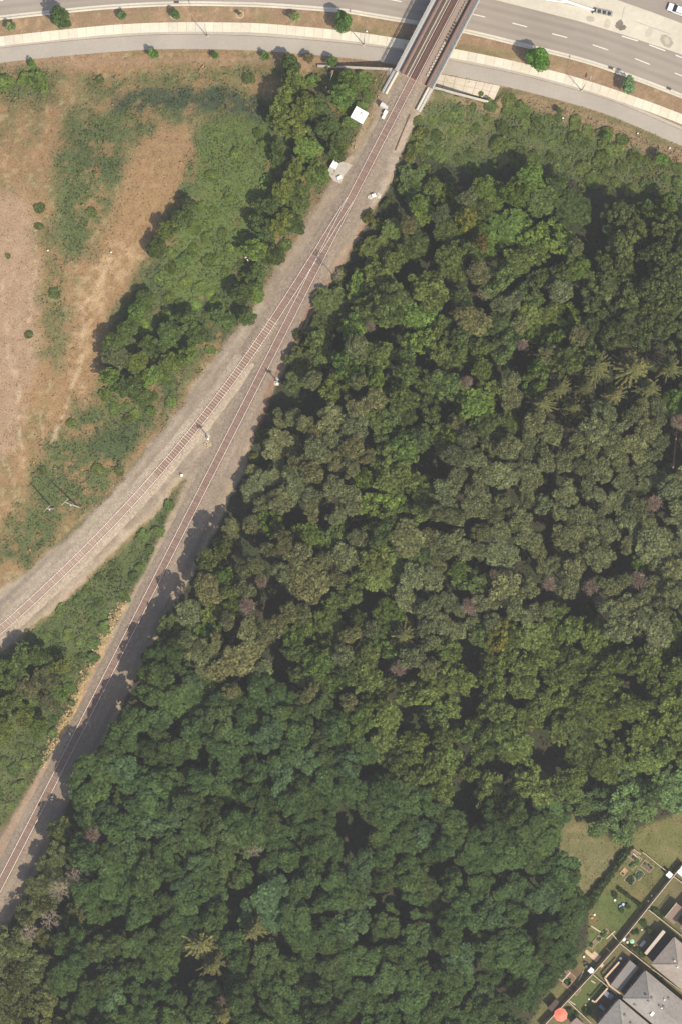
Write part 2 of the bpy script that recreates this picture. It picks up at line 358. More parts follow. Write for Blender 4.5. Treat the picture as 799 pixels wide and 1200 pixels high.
C = paint(C, lm([(440, 118), (420, 150), (405, 178)], 3.5, 5)*.6, (.40, .29, .18))
# green strip between the tracks and tan stones at its edge
STRIP = [(208, 575), (198, 598), (186, 628), (170, 660), (156, 690), (140, 718), (124, 748), (100, 796), (80, 842), (56, 884), (34, 924), (12, 960), (-150, 1230), (-150, 900), (0, 772), (32, 746), (64, 720), (90, 698), (116, 672), (144, 646), (168, 622)]
sm_ = pm(STRIP, 5, .4); C = paint(C, sm_, GRN); C = paint(C, sm_*sstep(.5, .7, n_mid)*.55, OLV)
C = paint(C, lm([(142, 712), (128, 738), (105, 785), (82, 832), (60, 872)], 5, 6)*.65*sstep(.3, .5, n_sm), (.42, .29, .13))
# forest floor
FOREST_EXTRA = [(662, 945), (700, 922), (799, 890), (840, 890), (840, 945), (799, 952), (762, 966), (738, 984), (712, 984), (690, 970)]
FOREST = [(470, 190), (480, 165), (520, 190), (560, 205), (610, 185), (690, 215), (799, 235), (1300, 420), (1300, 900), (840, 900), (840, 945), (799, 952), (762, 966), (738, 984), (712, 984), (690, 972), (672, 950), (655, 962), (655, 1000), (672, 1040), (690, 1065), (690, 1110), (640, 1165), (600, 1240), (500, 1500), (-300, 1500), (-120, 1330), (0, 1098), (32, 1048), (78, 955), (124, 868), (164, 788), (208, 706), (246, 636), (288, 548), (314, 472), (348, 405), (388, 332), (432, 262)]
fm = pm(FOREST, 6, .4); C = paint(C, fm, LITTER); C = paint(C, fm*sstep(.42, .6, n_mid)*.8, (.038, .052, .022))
# clearing, lawns and yards
CLEAR = [(655, 950), (690, 975), (720, 1000), (738, 992), (690, 1058), (668, 1040), (652, 1005)]
C = paint(C, pm(CLEAR, 8, .4), (.142, .138, .060)); C = paint(C, pm(CLEAR, 8, .4)*sstep(.5, .7, n_sm+n_mid*.3-.15)*.5, (.205, .155, .085))
LAWN2 = [(752, 996), (735, 975), (799, 950), (1000, 900), (1000, 1000), (799, 1010), (786, 1024)]
C = paint(C, pm(LAWN2, 6, .4), (.125, .125, .045)); C = paint(C, pm(LAWN2, 6, .4)*sstep(.5, .7, n_mid)*.5, (.19, .15, .07))
YARD = [(738, 992), (752, 998), (786, 1025), (725, 1103), (640, 1195), (655, 1150), (690, 1105), (690, 1060)]
C = paint(C, pm(YARD, 3, .1), (.115, .115, .042)); C = paint(C, pm(YARD, 3, .1)*sstep(.5, .68, n_mid)*.6, (.17, .13, .06))
C = paint(C, pm([(690, 1062), (715, 1045), (745, 1062), (722, 1098), (700, 1075)], 6, .3)*.7, (.075, .11, .030))
C = paint(C, pm([(704, 1085), (716, 1098), (700, 1112), (688, 1102)], 5, .2)*.7, (.085, .135, .035))
HOUSEG = [(788, 1027), (725.5, 1105), (640, 1199), (560, 1400), (1000, 1400), (1000, 1000), (820, 1000)]
C = paint(C, pm(HOUSEG, 2, 0), (.135, .115, .060)); C = paint(C, pm(HOUSEG, 2, 0)*sstep(.45, .65, n_mid)*.5, (.10, .115, .042))
C = paint(C, pm([(693, 1143), (716, 1160), (684, 1192), (665, 1173)], 2, .05), (.085, .105, .035))
C = paint(C, pm([(661, 1140), (676, 1134), (684, 1142), (664, 1163), (654, 1150)], 4, .2)*.85, (.13, .085, .055))
FFX = (np.abs(qx-400) > 520) | (np.abs(qy-600) > 700)
C = np.clip(C*(.86+.28*n_sm[..., None]), .01, .8)
idx = np.arange(nx*ny).reshape(ny, nx)
F = np.stack([idx[:-1, :-1], idx[:-1, 1:], idx[1:, 1:], idx[1:, :-1]], -1).reshape(-1, 4)
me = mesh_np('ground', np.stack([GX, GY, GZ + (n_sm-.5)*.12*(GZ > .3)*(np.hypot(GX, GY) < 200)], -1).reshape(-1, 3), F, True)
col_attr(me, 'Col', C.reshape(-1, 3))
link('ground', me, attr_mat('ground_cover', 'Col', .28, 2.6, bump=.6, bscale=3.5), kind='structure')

# ---------------------------------------------------------------- road, kerb, pavement, path
def offset_line(pts, d):
    """offset of a polyline of xy by d (left of travel positive)"""
    p = np.array(pts, float); t = np.gradient(p, axis=0); t /= np.linalg.norm(t, axis=1)[:, None]+1e-9
    return p + np.stack([-t[:, 1], t[:, 0]], -1)*d
def world_line(pts, z, n=6): return np.array([P(x, y, z) for x, y in smooth_line(pts, n)])
def ribbon(name, line, d0, d1, z, m, parent=None, **pr):
    a = offset_line(line, d0); b = offset_line(line, d1); n = len(a)
    V = np.concatenate([np.c_[a, np.full(n, z)], np.c_[b, np.full(n, z)]])
    F = np.array([(i, i+1, n+i+1, n+i) for i in range(n-1)])
    if d0 > d1: F = F[:, ::-1]
    return link(name, mesh_np(name, V, F), m, parent, **pr)
def sweep(name, line, prof, m, parent=None, closed=True, **pr):
    """prof list of (offset, z) swept along a line of xy"""
    n = len(line); k = len(prof); V = []
    for d, z in prof: V.append(np.c_[offset_line(line, d), np.full(n, z)])
    V = np.concatenate(V); F = []
    for j in range(k if closed else k-1):
        j2 = (j+1) % k
        for i in range(n-1): F.append((j*n+i, j*n+i+1, j2*n+i+1, j2*n+i))
    me = mesh_np(name, V, np.array(F)); fix_normals(me)
    return link(name, me, m, parent, **pr)
curb_w = world_line(CURB, 0, 16)                    # travels east; left of travel = north
top = np.array([P(x, y-420, 0) for x, y in smooth_line(CURB, 6)])
n = len(curb_w); offs = np.r_[np.arange(0, 16.01, .4), 30, 76]; RV = []; RC = []
for o_ in offs:
    q = offset_line(curb_w, o_); q[:, 0] = np.where(np.abs(q[:, 0]) > 200, curb_w[:, 0], q[:, 0]); RV.append(np.c_[q, np.zeros(n)])
    wv = sum(math.exp(-((o_-c)/.45)**2) for c in (1.5, 3.1, 5.2, 6.8, 9.0, 10.6)); mid = sum(math.exp(-((o_-c)/.5)**2) for c in (2.3, 6.0, 9.8))
    k = 1+.10*wv-.09*mid+(fbm(q[:, 0], q[:, 1]*1.0, 9, 44)-.5)*.22+(fbm(q[:, 0]*.3+q[:, 1], q[:, 1], 1.1, 45)-.5)*.10; RC.append(np.array([.262, .226, .188])*k[:, None])
RF = [(r*n+i, r*n+i+1, (r+1)*n+i+1, (r+1)*n+i) for r in range(len(offs)-1) for i in range(n-1)]
me = mesh_np('road', np.concatenate(RV), np.array(RF)); col_attr(me, 'Col', np.concatenate(RC)); link('road', me, attr_mat('worn_carriageway', 'Col', .07, 3, bump=.1), kind='structure')
sweep('kerb', curb_w, [(-.50, -.1), (-.50, .15), (-.02, .16), (.02, .02), (.02, -.1)], CONC2, kind='structure')
ribbon('gutter', curb_w, .025, .50, .006, CONC2, kind='structure')
pl = world_line(PATH, .1)
ribbon('path', pl, -1.58, 1.50, .135, PATHM, kind='structure')
ribbon('path_edging', pl, 1.62, 2.25, .13, nm('grey_edging', (.36, .325, .27), .15, 2, fine=.1), kind='structure')
# pavement of separate concrete slabs
pave = link('pavement', mesh_np('pavement', np.concatenate([np.c_[offset_line(world_line(WALK, .1), -1.02), np.full(len(world_line(WALK, .1)), .118)], np.c_[offset_line(world_line(WALK, .1), 1.02), np.full(len(world_line(WALK, .1)), .118)]]),
     np.array([(i, i+1, len(world_line(WALK, .1))+i+1, len(world_line(WALK, .1))+i) for i in range(len(world_line(WALK, .1))-1)])), nm('pavement_bed', (.2, .17, .13), .2, 3), kind='structure')
wl = world_line(WALK, .1, 24); seg = np.r_[0, np.cumsum(np.linalg.norm(np.diff(wl, axis=0), axis=1))]
rng = np.random.default_rng(5)
def at_len(s): return np.array([np.interp(s, seg, wl[:, 0]), np.interp(s, seg, wl[:, 1])])
s = seg[-1]*.12; slabm = [nm('slab_pale', (.58, .53, .42), .08, 1.2, fine=.06), nm('slab_warm', (.55, .495, .385), .10, 1.2, fine=.06), nm('slab_grey', (.52, .475, .385), .10, 1.2, fine=.06)]
while s < seg[-1]*.9:
    x0, _ = at_len(s)
    if -84 < x0 < 84:
        a, b = at_len(s+.02), at_len(s+1.96-.02); t = (b-a)/np.linalg.norm(b-a); nn_ = np.array([-t[1], t[0]])
        q = [a-nn_*1.02, b-nn_*1.02, b+nn_*1.02, a+nn_*1.02]; zt = .15+rng.uniform(-.006, .006)
        MB().prism([tuple(v) for v in q], .10, zt).build('slab', slabm[rng.choice(3, p=[.6, .28, .12])], pave)
    s += 1.96
# lane dashes
def strip_line(name, a, b, wd, z, m, **pr):
    a = np.array(P(*a, 0)); b = np.array(P(*b, 0)); t = (b-a)/np.linalg.norm(b-a); q = np.array([-t[1], t[0]])*wd/2
    V = [(*(a-q), z), (*(b-q), z), (*(b+q), z), (*(a+q), z)]; me = bpy.data.meshes.new(name); me.from_pydata(V, [], [(0, 1, 2, 3)]); me.update()
    return link(name, me, m, None, **pr)
for a, b in [((-3, 1.2), (4, .2)), ((456, -.8), (470, 1.8)), ((505, 6), (520, 9)), ((551, 16), (568, 20)), ((600, 27), (617, 31.5)), ((646.5, 39.5), (664, 44)), ((694, 52.5), (712, 58.5)), ((743.5, 68.6), (761, 75.5)), ((790, 85.5), (806, 92)), ((836, 104), (852, 111))]:
    strip_line('lane_marking', a, b, .22, .005, LINE, kind='structure')
for a, b in [((728, 42.2), (747, 48)), ((760, 52.5), (779, 59.5)), ((791, 64.5), (806, 70.5))]:
    strip_line('edge_marking', a, b, .26, .005, LINE, kind='structure')
MED = [(480, -27), (530, -13), (580, 0), (630, 12.5), (680, 25.5), (728, 40), (799, 64), (900, 102), (1100, 190), (1100, 140), (900, 67), (799, 27.5), (760, 13), (723, 0), (640, -30), (560, -55), (480, -78)]
MB().prism([P(x, y, .12) for x, y in MED], -.1, .12).build('median', nm('median_concrete', (.47, .43, .345), .09, .9, fine=.09), kind='structure')
def blob(px, py, r, z, seed, n=22):
    rg = np.random.default_rng(seed); x, y = P(px, py, z); pts = []
    for k in range(n):
        a = 2*math.pi*k/n; rr = r*S*(1+.22*math.sin(2*a+seed)+rg.uniform(-.12, .12)); pts.append((x+rr*math.cos(a), y+rr*math.sin(a)*1.05, z))
    return pts
for i, (x, y, r, c) in enumerate([(725, 28.5, 4.6, (.17, .145, .12)), (728.5, 32.5, 3.8, (.15, .128, .105)), (691, 22, 4.2, (.36, .32, .26)), (780.5, 48, 7.2, (.31, .27, .215)), (781, 47.5, 3.6, (.40, .36, .29)), (711, 27.5, 4.5, (.415, .375, .30)), (760, 38, 5, (.42, .38, .305))]):  # rounded patches darker than the median concrete
    p = blob(x, y, r, .125+.0012*i, i); me = bpy.data.meshes.new('median_patch'); me.from_pydata(p, [], [tuple(range(len(p)))]); me.update()
    link('median_patch', me, nm('median_spot_%d' % i, c, .15, 3), None, kind='structure')
jm = nm('joint_dark', (.22, .19, .15), .2, 3)
for a, b in [((731, 8), (727.5, 24)), ((743, 25), (786, 40.5)), ((654, 2), (700, 14))]:
    o = strip_line('expansion_joint', a, b, .09, .1245, jm, kind='structure')

# ---------------------------------------------------------------- railway
ZT = 5.84
def track_line(pts, z): return np.array([P(x, y, z) for x, y in pts])
main_w = track_line(MAIN, ZT); br_w = track_line(BRANCH, ZT)
main_w = smooth_line(main_w, 2); br_w = smooth_line(br_w, 2)
def arc(line): return np.r_[0, np.cumsum(np.linalg.norm(np.diff(line, axis=0), axis=1))]
def cut(line, y_hi, y_lo):
    """part of a line between two photo rows"""
    py = px_of(line[:, 0], line[:, 1], ZT)[1]; return line[(py >= y_hi) & (py <= y_lo)]
Y_END = 93.0
def bed(name, line, z, m, half, toe):
    return sweep(name, line, [(-toe, 5.35), (-half, z), (half, z), (toe, 5.35)], m, None, closed=False, kind='structure')
bed('ballast_bed', cut(main_w, Y_END, 1400), ZT-.03, BALL, 1.9, 3.2)
bed('ballast_bed', cut(br_w, 186, 420), ZT-.045, BALL, 1.9, 3.2)
bed('ballast_bed', cut(br_w, 418, 1400), ZT-.050, BALLB, 1.9, 3.2)
ribbon('crib_ballast', cut(main_w, Y_END, 1400), -.98, .98, ZT-.012, BEDM, None, kind='structure')
ribbon('crib_ballast', cut(br_w, 200, 560), -.98, .98, ZT-.020, BEDM, None, kind='structure')
ribbon('crib_ballast', cut(br_w, 555, 1400), -.98, .98, ZT-.018, BEDB, None, kind='structure')
def sleeper_mesh(name, L=2.55, wd=.24, h=.16, jit=0):
    b = MB().box((0, 0, -h/2), (L, wd, h), 0, .97); return b.mesh(name)
main_t = thing('railway_track', 'straight main railway track with bright rails running over the bridge to the lower left', 'railway track', (0, 0, 0))
br_t = thing('railway_track', 'branch railway track curving off to the left edge with tan sleepers', 'railway track', (0, 0, 0))
RAILP = [(-.075, ZT+.0), (-.075, ZT+.02), (-.02, ZT+.04), (-.05, ZT+.11), (-.052, ZT+.135), (-.042, ZT+.146), (-.028, ZT+.154), (-.012, ZT+.158), (.012, ZT+.158), (.028, ZT+.154), (.042, ZT+.146), (.052, ZT+.135), (.05, ZT+.11), (.02, ZT+.04), (.075, ZT+.02), (.075, ZT+.0)]
def rail(line, d, parent, dz=0.0):
    line = np.array(line); a = offset_line(line, d)
    o = sweep('rail', a, [(x, z+dz) for x, z in RAILP], RUSTR, parent)
    me = o.data; me.materials.append(STEEL); n = len(a); k = len(RAILP)
    mi = np.zeros(len(me.polygons), np.int32)
    for j in (3, 4, 5, 6, 7, 8):
        pass
    cz = np.zeros(len(me.polygons)*3, np.float32); me.polygons.foreach_get('center', cz); nz = np.zeros(len(me.polygons)*3, np.float32); me.polygons.foreach_get('normal', nz)
    mi[(cz[2::3] > ZT+dz+.12) & (nz[2::3] > .2)] = 1
    me.polygons.foreach_set('material_index', mi); return o
for d in (-.755, .755):
    rail(main_w, d, main_t)
b_main_d = line_d(br_w[:, 0], br_w[:, 1], [tuple(p) for p in main_w])
rail(br_w[b_main_d > .10], -.755, br_t, -.003); rail(br_w[b_main_d > .10], .755, br_t, -.003)
def place_sleepers(line, s0, s1, parent, meshes, mats, limit, zoff, rngs, extra=None):
    sg = arc(line); s = s0; done = 0; rest = MB(); cols = []
    while s < s1:
        x = np.interp(s, sg, line[:, 0]); y = np.interp(s, sg, line[:, 1]); x2 = np.interp(s+.3, sg, line[:, 0]); y2 = np.interp(s+.3, sg, line[:, 1])
        a = math.atan2(y2-y, x2-x)+math.pi/2 + rngs.uniform(-.012, .012); ex = extra(x, y) if extra else (0, 0)
        ox = rngs.uniform(-.06, .06) + ex[1]
        if done < limit:
            o = link('sleeper', meshes[rngs.integers(len(meshes))], None, parent)
            o.location = (x+ox*math.cos(a), y+ox*math.sin(a), ZT+zoff+rngs.uniform(-.012, .012)); o.rotation_euler = (0, 0, a)
            if ex[0]: o.scale = ((2.55+ex[0])/2.55, 1, 1)
            done += 1
        else: rest.box((x, y, ZT+zoff-.08), (2.55, .24, .16), a)
        s += .62
    if rest.v: rest.build('sleepers', mats[0], parent, kind='stuff')
tie_m = []
for i, m in enumerate([TIE, nm('dark_sleeper', (.170, .112, .086), .3, 3), nm('grey_sleeper', (.240, .168, .132), .3, 3)]):
    me = sleeper_mesh('sleeper'); me.materials.append(m); tie_m.append(me)
tie_b = []
for i, m in enumerate([TIEB, nm('brown_sleeper', (.285, .205, .155), .3, 3), nm('pale_sleeper', (.39, .30, .23), .3, 3)]):
    me = sleeper_mesh('sleeper'); me.materials.append(m); tie_b.append(me)
sg = arc(main_w); pyl = px_of(main_w[:, 0], main_w[:, 1], ZT)[1]
s_end = float(np.interp(Y_END, pyl, sg)); s_bot = float(np.interp(1075, pyl, sg)); s_low = s_end+.3
br_list = [tuple(p) for p in br_w]
def extra(x, y):
    py = px_of(x, y, ZT)[1]
    if 185 < py < 372:
        d = float(line_d(np.array([x]), np.array([y]), br_list)[0]); return (d, d/2)
    return (0, 0)
rs = np.random.default_rng(3)
place_sleepers(main_w, s_low, sg[-1]-1, main_t, tie_m, [TIE], 300, .028, rs, lambda x, y: (extra(x, y)[0], -extra(x, y)[1]))
sgb = arc(br_w); pyb = px_of(br_w[:, 0], br_w[:, 1], ZT)[1]
place_sleepers(br_w, float(np.interp(374, pyb, sgb)), float(np.interp(765, pyb, sgb)), br_t, tie_b, [TIEB], 300, .030, rs)
# an old rail left lying beside the main line, and a strip of rusty fallen rail near the bridge
for pts, lab in [([(365, 362), (350, 392), (336, 420)], 'rusty old rail lying on the ballast beside the wood edge'),
                 ([(480, 134), (470, 158), (463, 176)], 'rusty length of rail lying at the ballast edge near the bridge')]:
    ln = np.array([P(x, y, 5.7) for x, y in smooth_line(pts, 4)]); z = float(max(height(ln[:, 0], ln[:, 1])))+.02
    o = sweep('loose_rail', ln, [(-.13, z), (-.13, z+.05), (-.05, z+.16), (.05, z+.16), (.13, z+.05), (.13, z)], RUSTR); tag(o, lab, 'rail')

# ---------------------------------------------------------------- bridge and its walls
brg = thing('railway_bridge', 'rusty steel girder railway bridge with grey walkways crossing the road at the top', 'bridge')
bl_ = cut(main_w, -206, Y_END)
bl_ = np.vstack([bl_, [np.interp(s_end, sg, main_w[:, 0]), np.interp(s_end, sg, main_w[:, 1])]])
bs = arc(bl_)
def bpt(s, d):
    """point on the bridge: s metres north of the south end, d metres to the east"""
    s = bs[-1]-s; x = np.interp(s, bs, bl_[:, 0]); y = np.interp(s, bs, bl_[:, 1]); e = max(s-.5, 0); x2 = np.interp(e, bs, bl_[:, 0]); y2 = np.interp(e, bs, bl_[:, 1]); 
    t = np.array([x2-x, y2-y]); 
    if np.linalg.norm(t) < 1e-6: t = np.array([bl_[0][0]-bl_[1][0], bl_[0][1]-bl_[1][1]])
    t /= np.linalg.norm(t); nrm = np.array([t[1], -t[0]]); p = np.array([x, y])+nrm*d; return float(p[0]), float(p[1]), math.atan2(t[1], t[0])
LB = bs[-1]-.5
sweep('deck', bl_, [(-2.2, 5.2), (-2.2, 5.79), (3.1, 5.79), (3.1, 5.2)], DECKM, brg)
ribbon('crib_strip', bl_, -.98, .98, 5.815, nm('dark_crib', (.11, .06, .045), .3, 4), brg)
for a, b in ((-2.98, -2.18), (3.12, 3.78)):
    c = (a+b)/2
    sweep('girder', bl_, [(a, 6.52), (a, 6.60), (b, 6.60), (b, 6.52), (c+.04, 6.52), (c+.04, 4.5), (b, 4.5), (b, 4.42), (a, 4.42), (a, 4.5), (c-.04, 4.5), (c-.04, 6.52)], RUST, brg)
    k = MB()
    for i in range(int(LB/1.9)):
        x, y, an = bpt(.8+i*1.9, c); k.box((x, y, 5.5), (.06, b-a-.08, 2.0), an)
    k.build('stiffeners', RUST, brg, kind='stuff')
for dd in (-.38, .38): sweep('guard_rail', offset_line(bl_, dd), [(-.05, 5.82), (-.05, 5.95), (.05, 5.95), (.05, 5.82)], RUSTR, brg)
sweep('cable_duct', offset_line(bl_, -1.42), [(-.10, 5.80), (-.10, 5.92), (.10, 5.92), (.10, 5.80)], nm('pale_duct', (.42, .38, .30), .1, 3), brg)
bt = [nm('lit_look_block', (.48, .42, .33), .15, 3), nm('dark_block', (.09, .065, .055), .2, 3), nm('grey_block', (.27, .22, .19), .15, 3)]  # sunlit look put into colour: southern blocks paler, those further on darker
bmz = []
for m in bt:
    me = MB().box((0, 0, .2), (.36, .42, .40), 0, .92).mesh('timber_block'); me.materials.append(m); bmz.append(me)
for i in range(32):
    x, y, an = bpt(2.2+i*.70, 2.42); o = link('timber_block', bmz[0 if i < 12 else 1 if i < 19 else 2], None, brg); o.location = (x, y, 5.80); o.rotation_euler = (0, 0, an)
for side, a, b in (('l', -4.30, -2.99), ('r', 3.79, 4.80)):
    wk = sweep('walkway', bl_, [(a, 5.60), (a, 5.725), (b, 5.725), (b, 5.60)], GALV, brg); k = MB(); n = int(LB/.32)
    for i in range(n):
        x, y, an = bpt(.1+i*.32, (a+b)/2); k.box((x, y, 5.745), (.14, b-a-.2, .04), an)
    k.build('grating', GALV, wk, kind='stuff')
    for d in (a+.05, b-.08): sweep('beam', offset_line(bl_, d), [(-.05, 5.50), (-.05, 5.715), (.05, 5.715), (.05, 5.50)], GALV, wk)
    d = a+.04 if side == 'l' else b-.04
    rl = MB(); 
    for i in range(int(LB/1.5)):
        x, y, an = bpt(.2+i*1.5, d); rl.box((x, y, 6.33), (.07, .07, 1.14), an)
        x, y, an = bpt(.2+i*1.5, (a+b)/2); rl.box((x, y, 5.66), (.10, b-a+.5, .10), an)
    pr = rl.build('railing', GALV, brg)
    for z in (6.25, 6.58, 6.90): sweep('handrail', offset_line(bl_, d), [(-.045, z-.04), (-.045, z+.04), (.045, z+.04), (.045, z-.04)], GALV, pr)
    # mesh infill of the railing
    me_ = MB()
    for i in range(int(LB/.30)):
        x, y, an = bpt(.2+i*.30, d); me_.box((x, y, 6.33), (.03, .03, 1.1), an)
    me_.build('balusters', GALV, pr, kind='stuff')
x, y, an = bpt(-.15, .4)
MB().box((x, y, 5.35), (.32, 6.9, .95), an).build('end_sill', nm('rust_sill', (.33, .20, .14), .2, 3), brg)
# approach parapets behind the abutment
for (a, b), lab in ((((465.5, 84.5), (451.5, 110)), 'pale concrete parapet left of the track at the bridge end, beside the relay box'), (((502, 102.5), (488, 129)), 'pale concrete parapet right of the track at the bridge end')):
    ln = np.array([P(*a, 6), P(*b, 6)]); 
    t = thing('parapet', lab, 'parapet', (float(ln[1][0]), float(ln[1][1]), 4.5)); iv = Matrix.Translation(-Vector(t.location))
    sg_ = -1 if a[0] < 480 else 1
    for o in (sweep('wall', ln, [(-.25, 2.6), (-.25, 6.2), (.25, 6.2), (.25, 2.6)], CONC, t), sweep('walkway', ln, [(sg_*.27, 5.7), (sg_*.27, 5.76), (sg_*.95, 5.76), (sg_*.95, 5.7)], GALV, t),
              sweep('handrail', offset_line(ln, sg_*.9), [(-.04, 6.8), (-.04, 6.88), (.04, 6.88), (.04, 6.8)], GALV, t)): o.matrix_local = iv
# abutment
ab = thing('abutment', 'concrete abutment under the south end of the railway bridge', 'abutment')
pa, pb = np.array(P(458, 83, 2)), np.array(P(508, 104, 2)); t_ = (pb-pa)/np.linalg.norm(pb-pa); q_ = np.array([-t_[1], t_[0]])
MB().prism([tuple(pa), tuple(pb), tuple(pb-q_*1.0), tuple(pa-q_*1.0)], -.2, 4.40).build('wall', CONCW, ab)
MB().prism([tuple(pa-q_*.4), tuple(pb-q_*.4), tuple(pb-q_*1.4), tuple(pa-q_*1.4)], 4.405, 5.1).build('backwall', CONCW, ab)
for pts, hs, lab in ((WALL_L, (.8, 5.1), 'long concrete retaining wall left of the bridge, throwing a shadow on the path'), (WALL_R, (4.9, 1.5), 'concrete retaining wall right of the bridge above the paved apron')):
    rw = thing('retaining_wall', lab, 'wall'); n = 7
    p0, p1 = np.array(P(*pts[0], 3.5)), np.array(P(*pts[1], 3.5)); t_ = (p1-p0)/np.linalg.norm(p1-p0); q_ = np.array([-t_[1], t_[0]])
    for i in range(n):
        a, b = p0+(p1-p0)*(i/n)+t_*.008, p0+(p1-p0)*((i+1)/n)-t_*.008; za, zb = [hs[0]+(hs[1]-hs[0])*u for u in (i/n, (i+1)/n)]
        MB().prism([tuple(a), tuple(b), tuple(b-q_*.45), tuple(a-q_*.45)], -.3, [za, zb, zb, za]).build('panel', CONCW, rw)
    MB().prism([tuple(p0+q_*.05), tuple(p1+q_*.05), tuple(p1-q_*.35), tuple(p0-q_*.35)], [hs[0]+.005, hs[1]+.005, hs[1]+.005, hs[0]+.005], [hs[0]+.15, hs[1]+.15, hs[1]+.15, hs[0]+.15]).build('coping', nm('aged_coping', (.40, .36, .295), .15, 2, fine=.1), rw)
apr = MB().prism([P(x, y, .15) for x, y in [(509, 85.5), (586, 100.5), (578.5, 117), (506, 101.5)]], 0, .20).build('apron', nm('apron_bed', (.25, .21, .16), .2, 2), None, kind='structure')
ap_m = nm('apron_concrete', (.49, .43, .335), .16, .8, fine=.14)
def lerp2(u, v):
    A, B, Cc, D = [np.array(P(*p, .2)) for p in [(509, 85.5), (586, 100.5), (578.5, 117), (506, 101.5)]]
    return tuple((A*(1-u)+B*u)*(1-v)+(D*(1-u)+Cc*u)*v)
cuts = [0, .16, .32, .48, .64, .76, .88, 1.0]
for i in range(7):
    for v0, v1 in ((0, .5), (.5, 1)):
        e = .003; MB().prism([lerp2(cuts[i]+e, v0+e*3), lerp2(cuts[i+1]-e, v0+e*3), lerp2(cuts[i+1]-e, v1-e*3), lerp2(cuts[i]+e, v1-e*3)], .12, .245+rs.uniform(-.01, .01)).build('slab', ap_m, apr)

# ---------------------------------------------------------------- foliage prototypes
def quads(c, nrm, size, rg, asp=1.5):
    n = len(c); nrm = nrm/np.linalg.norm(nrm, axis=1)[:, None]
    r = rg.normal(size=(n, 3)); u = np.cross(nrm, r); u /= np.linalg.norm(u, axis=1)[:, None]+1e-9; v = np.cross(nrm, u)
    a = (size*asp**.5*.5)[:, None]; b = (size/asp**.5*.5)[:, None]
    V = np.stack([c-u*a, c-v*b, c+u*a, c+v*b], 1).reshape(-1, 3); return V
def leaf_mesh(name, V, tone):
    n = len(V)//4; me = mesh_np(name, V, np.arange(n*4).reshape(-1, 4)); face_attr(me, 'tone', tone); me.materials.append(LEAF); return me
def cloud(cent, rad, per, leaf, rg, flat=.8, up=.5, jit=.7, low=-.25, tonevar=.22, clumpvar=.18):
    Vs = []; T = []
    for c, r in zip(cent, rad):
        k = max(6, int(per*r*r)); d = rg.normal(size=(k*3, 3)); d /= np.linalg.norm(d, axis=1)[:, None]; d = d[d[:, 2] > low][:k]; k = len(d)
        rr = r*(rg.uniform(.55, 1.06, k)**.6); sc = np.array([1, 1, flat])
        p = c + d*rr[:, None]*sc
        nn = d/sc + np.array([0, 0, up]) + rg.normal(size=(k, 3))*jit
        Vs.append(quads(p, nn, leaf*rg.uniform(.6, 1.35, k), rg)); T.append((1+rg.normal()*clumpvar)*(1+rg.normal(size=k)*tonevar))
    return np.concatenate(Vs), np.clip(np.concatenate(T), .4, 1.9)
def disc(n, Rr, rg, mind):
    out = []
    for _ in range(n*40):
        a = rg.uniform(0, 2*math.pi); r = Rr*math.sqrt(rg.uniform()); p = np.array([r*math.cos(a), r*math.sin(a)])
        if all(np.linalg.norm(p-q) > mind for q in out): out.append(p)
        if len(out) >= n: break
    return np.array(out)
def foot(n, Rr, rg, mind):
    """irregular crown footprint: lobes spread over two or three overlapping ellipses"""
    k = rg.integers(2, 4); cs = rg.normal(size=(k, 2))*Rr*.33; cs -= cs.mean(0); an = rg.uniform(0, 3.14); out = []
    for _ in range(n*60):
        c = cs[rg.integers(k)]; a = rg.uniform(0, 6.283); r = Rr*.80*math.sqrt(rg.uniform()); e = np.array([r*math.cos(a)*1.15, r*math.sin(a)*.8])
        p = c+np.array([e[0]*math.cos(an)-e[1]*math.sin(an), e[0]*math.sin(an)+e[1]*math.cos(an)])
        if all(np.linalg.norm(p-q) > mind for q in out): out.append(p)
        if len(out) >= n: break
    return np.array(out)
def pine_crown(seed):
    rg = np.random.default_rng(seed); p = foot(19, 2.15, rg, .66); r = np.linalg.norm(p, axis=1)
    z = 11.0 + 2.0*np.sqrt(np.clip(1-(r/3.0)**2, 0, 1)) + rg.uniform(-.5, .5, len(p))
    c = np.c_[p, z]; rad = rg.uniform(.5, 1.0, len(p))
    q = disc(10, 2.3, rg, .8); c = np.vstack([c, np.c_[q, rg.uniform(8.0, 10.3, len(q))]]); rad = np.r_[rad, rg.uniform(.5, .9, len(q))]
    return cloud(c, rad, 190, .36, rg, .85, .45, 1.0, tonevar=.34, clumpvar=.12)
def round_crown(seed, nlob=22, Rr=2.7, zc=9.8, dome=2.6, lob=(.7, 1.25), per=150, leaf=.42, flat=.6, up=.9, jit=.55, tv=.2, cv=.13):
    rg = np.random.default_rng(seed); p = foot(nlob, Rr*1.08, rg, .62*(lob[0]+lob[1])/2*1.15); r = np.linalg.norm(p, axis=1)
    z = zc + dome*np.sqrt(np.clip(1-(r/(Rr*1.25))**2, 0, 1)) + rg.uniform(-.9, .7, len(p)); c = np.c_[p, z]; rad = rg.uniform(lob[0], lob[1], len(p))
    q = disc(10, Rr*.95, rg, 1.0); c = np.vstack([c, np.c_[q, rg.uniform(zc-2.2, zc-.3, len(q))]]); rad = np.r_[rad, rg.uniform(.8, 1.2, len(q))]
    return cloud(c, rad, per, leaf, rg, flat, up, jit, tonevar=tv, clumpvar=cv)
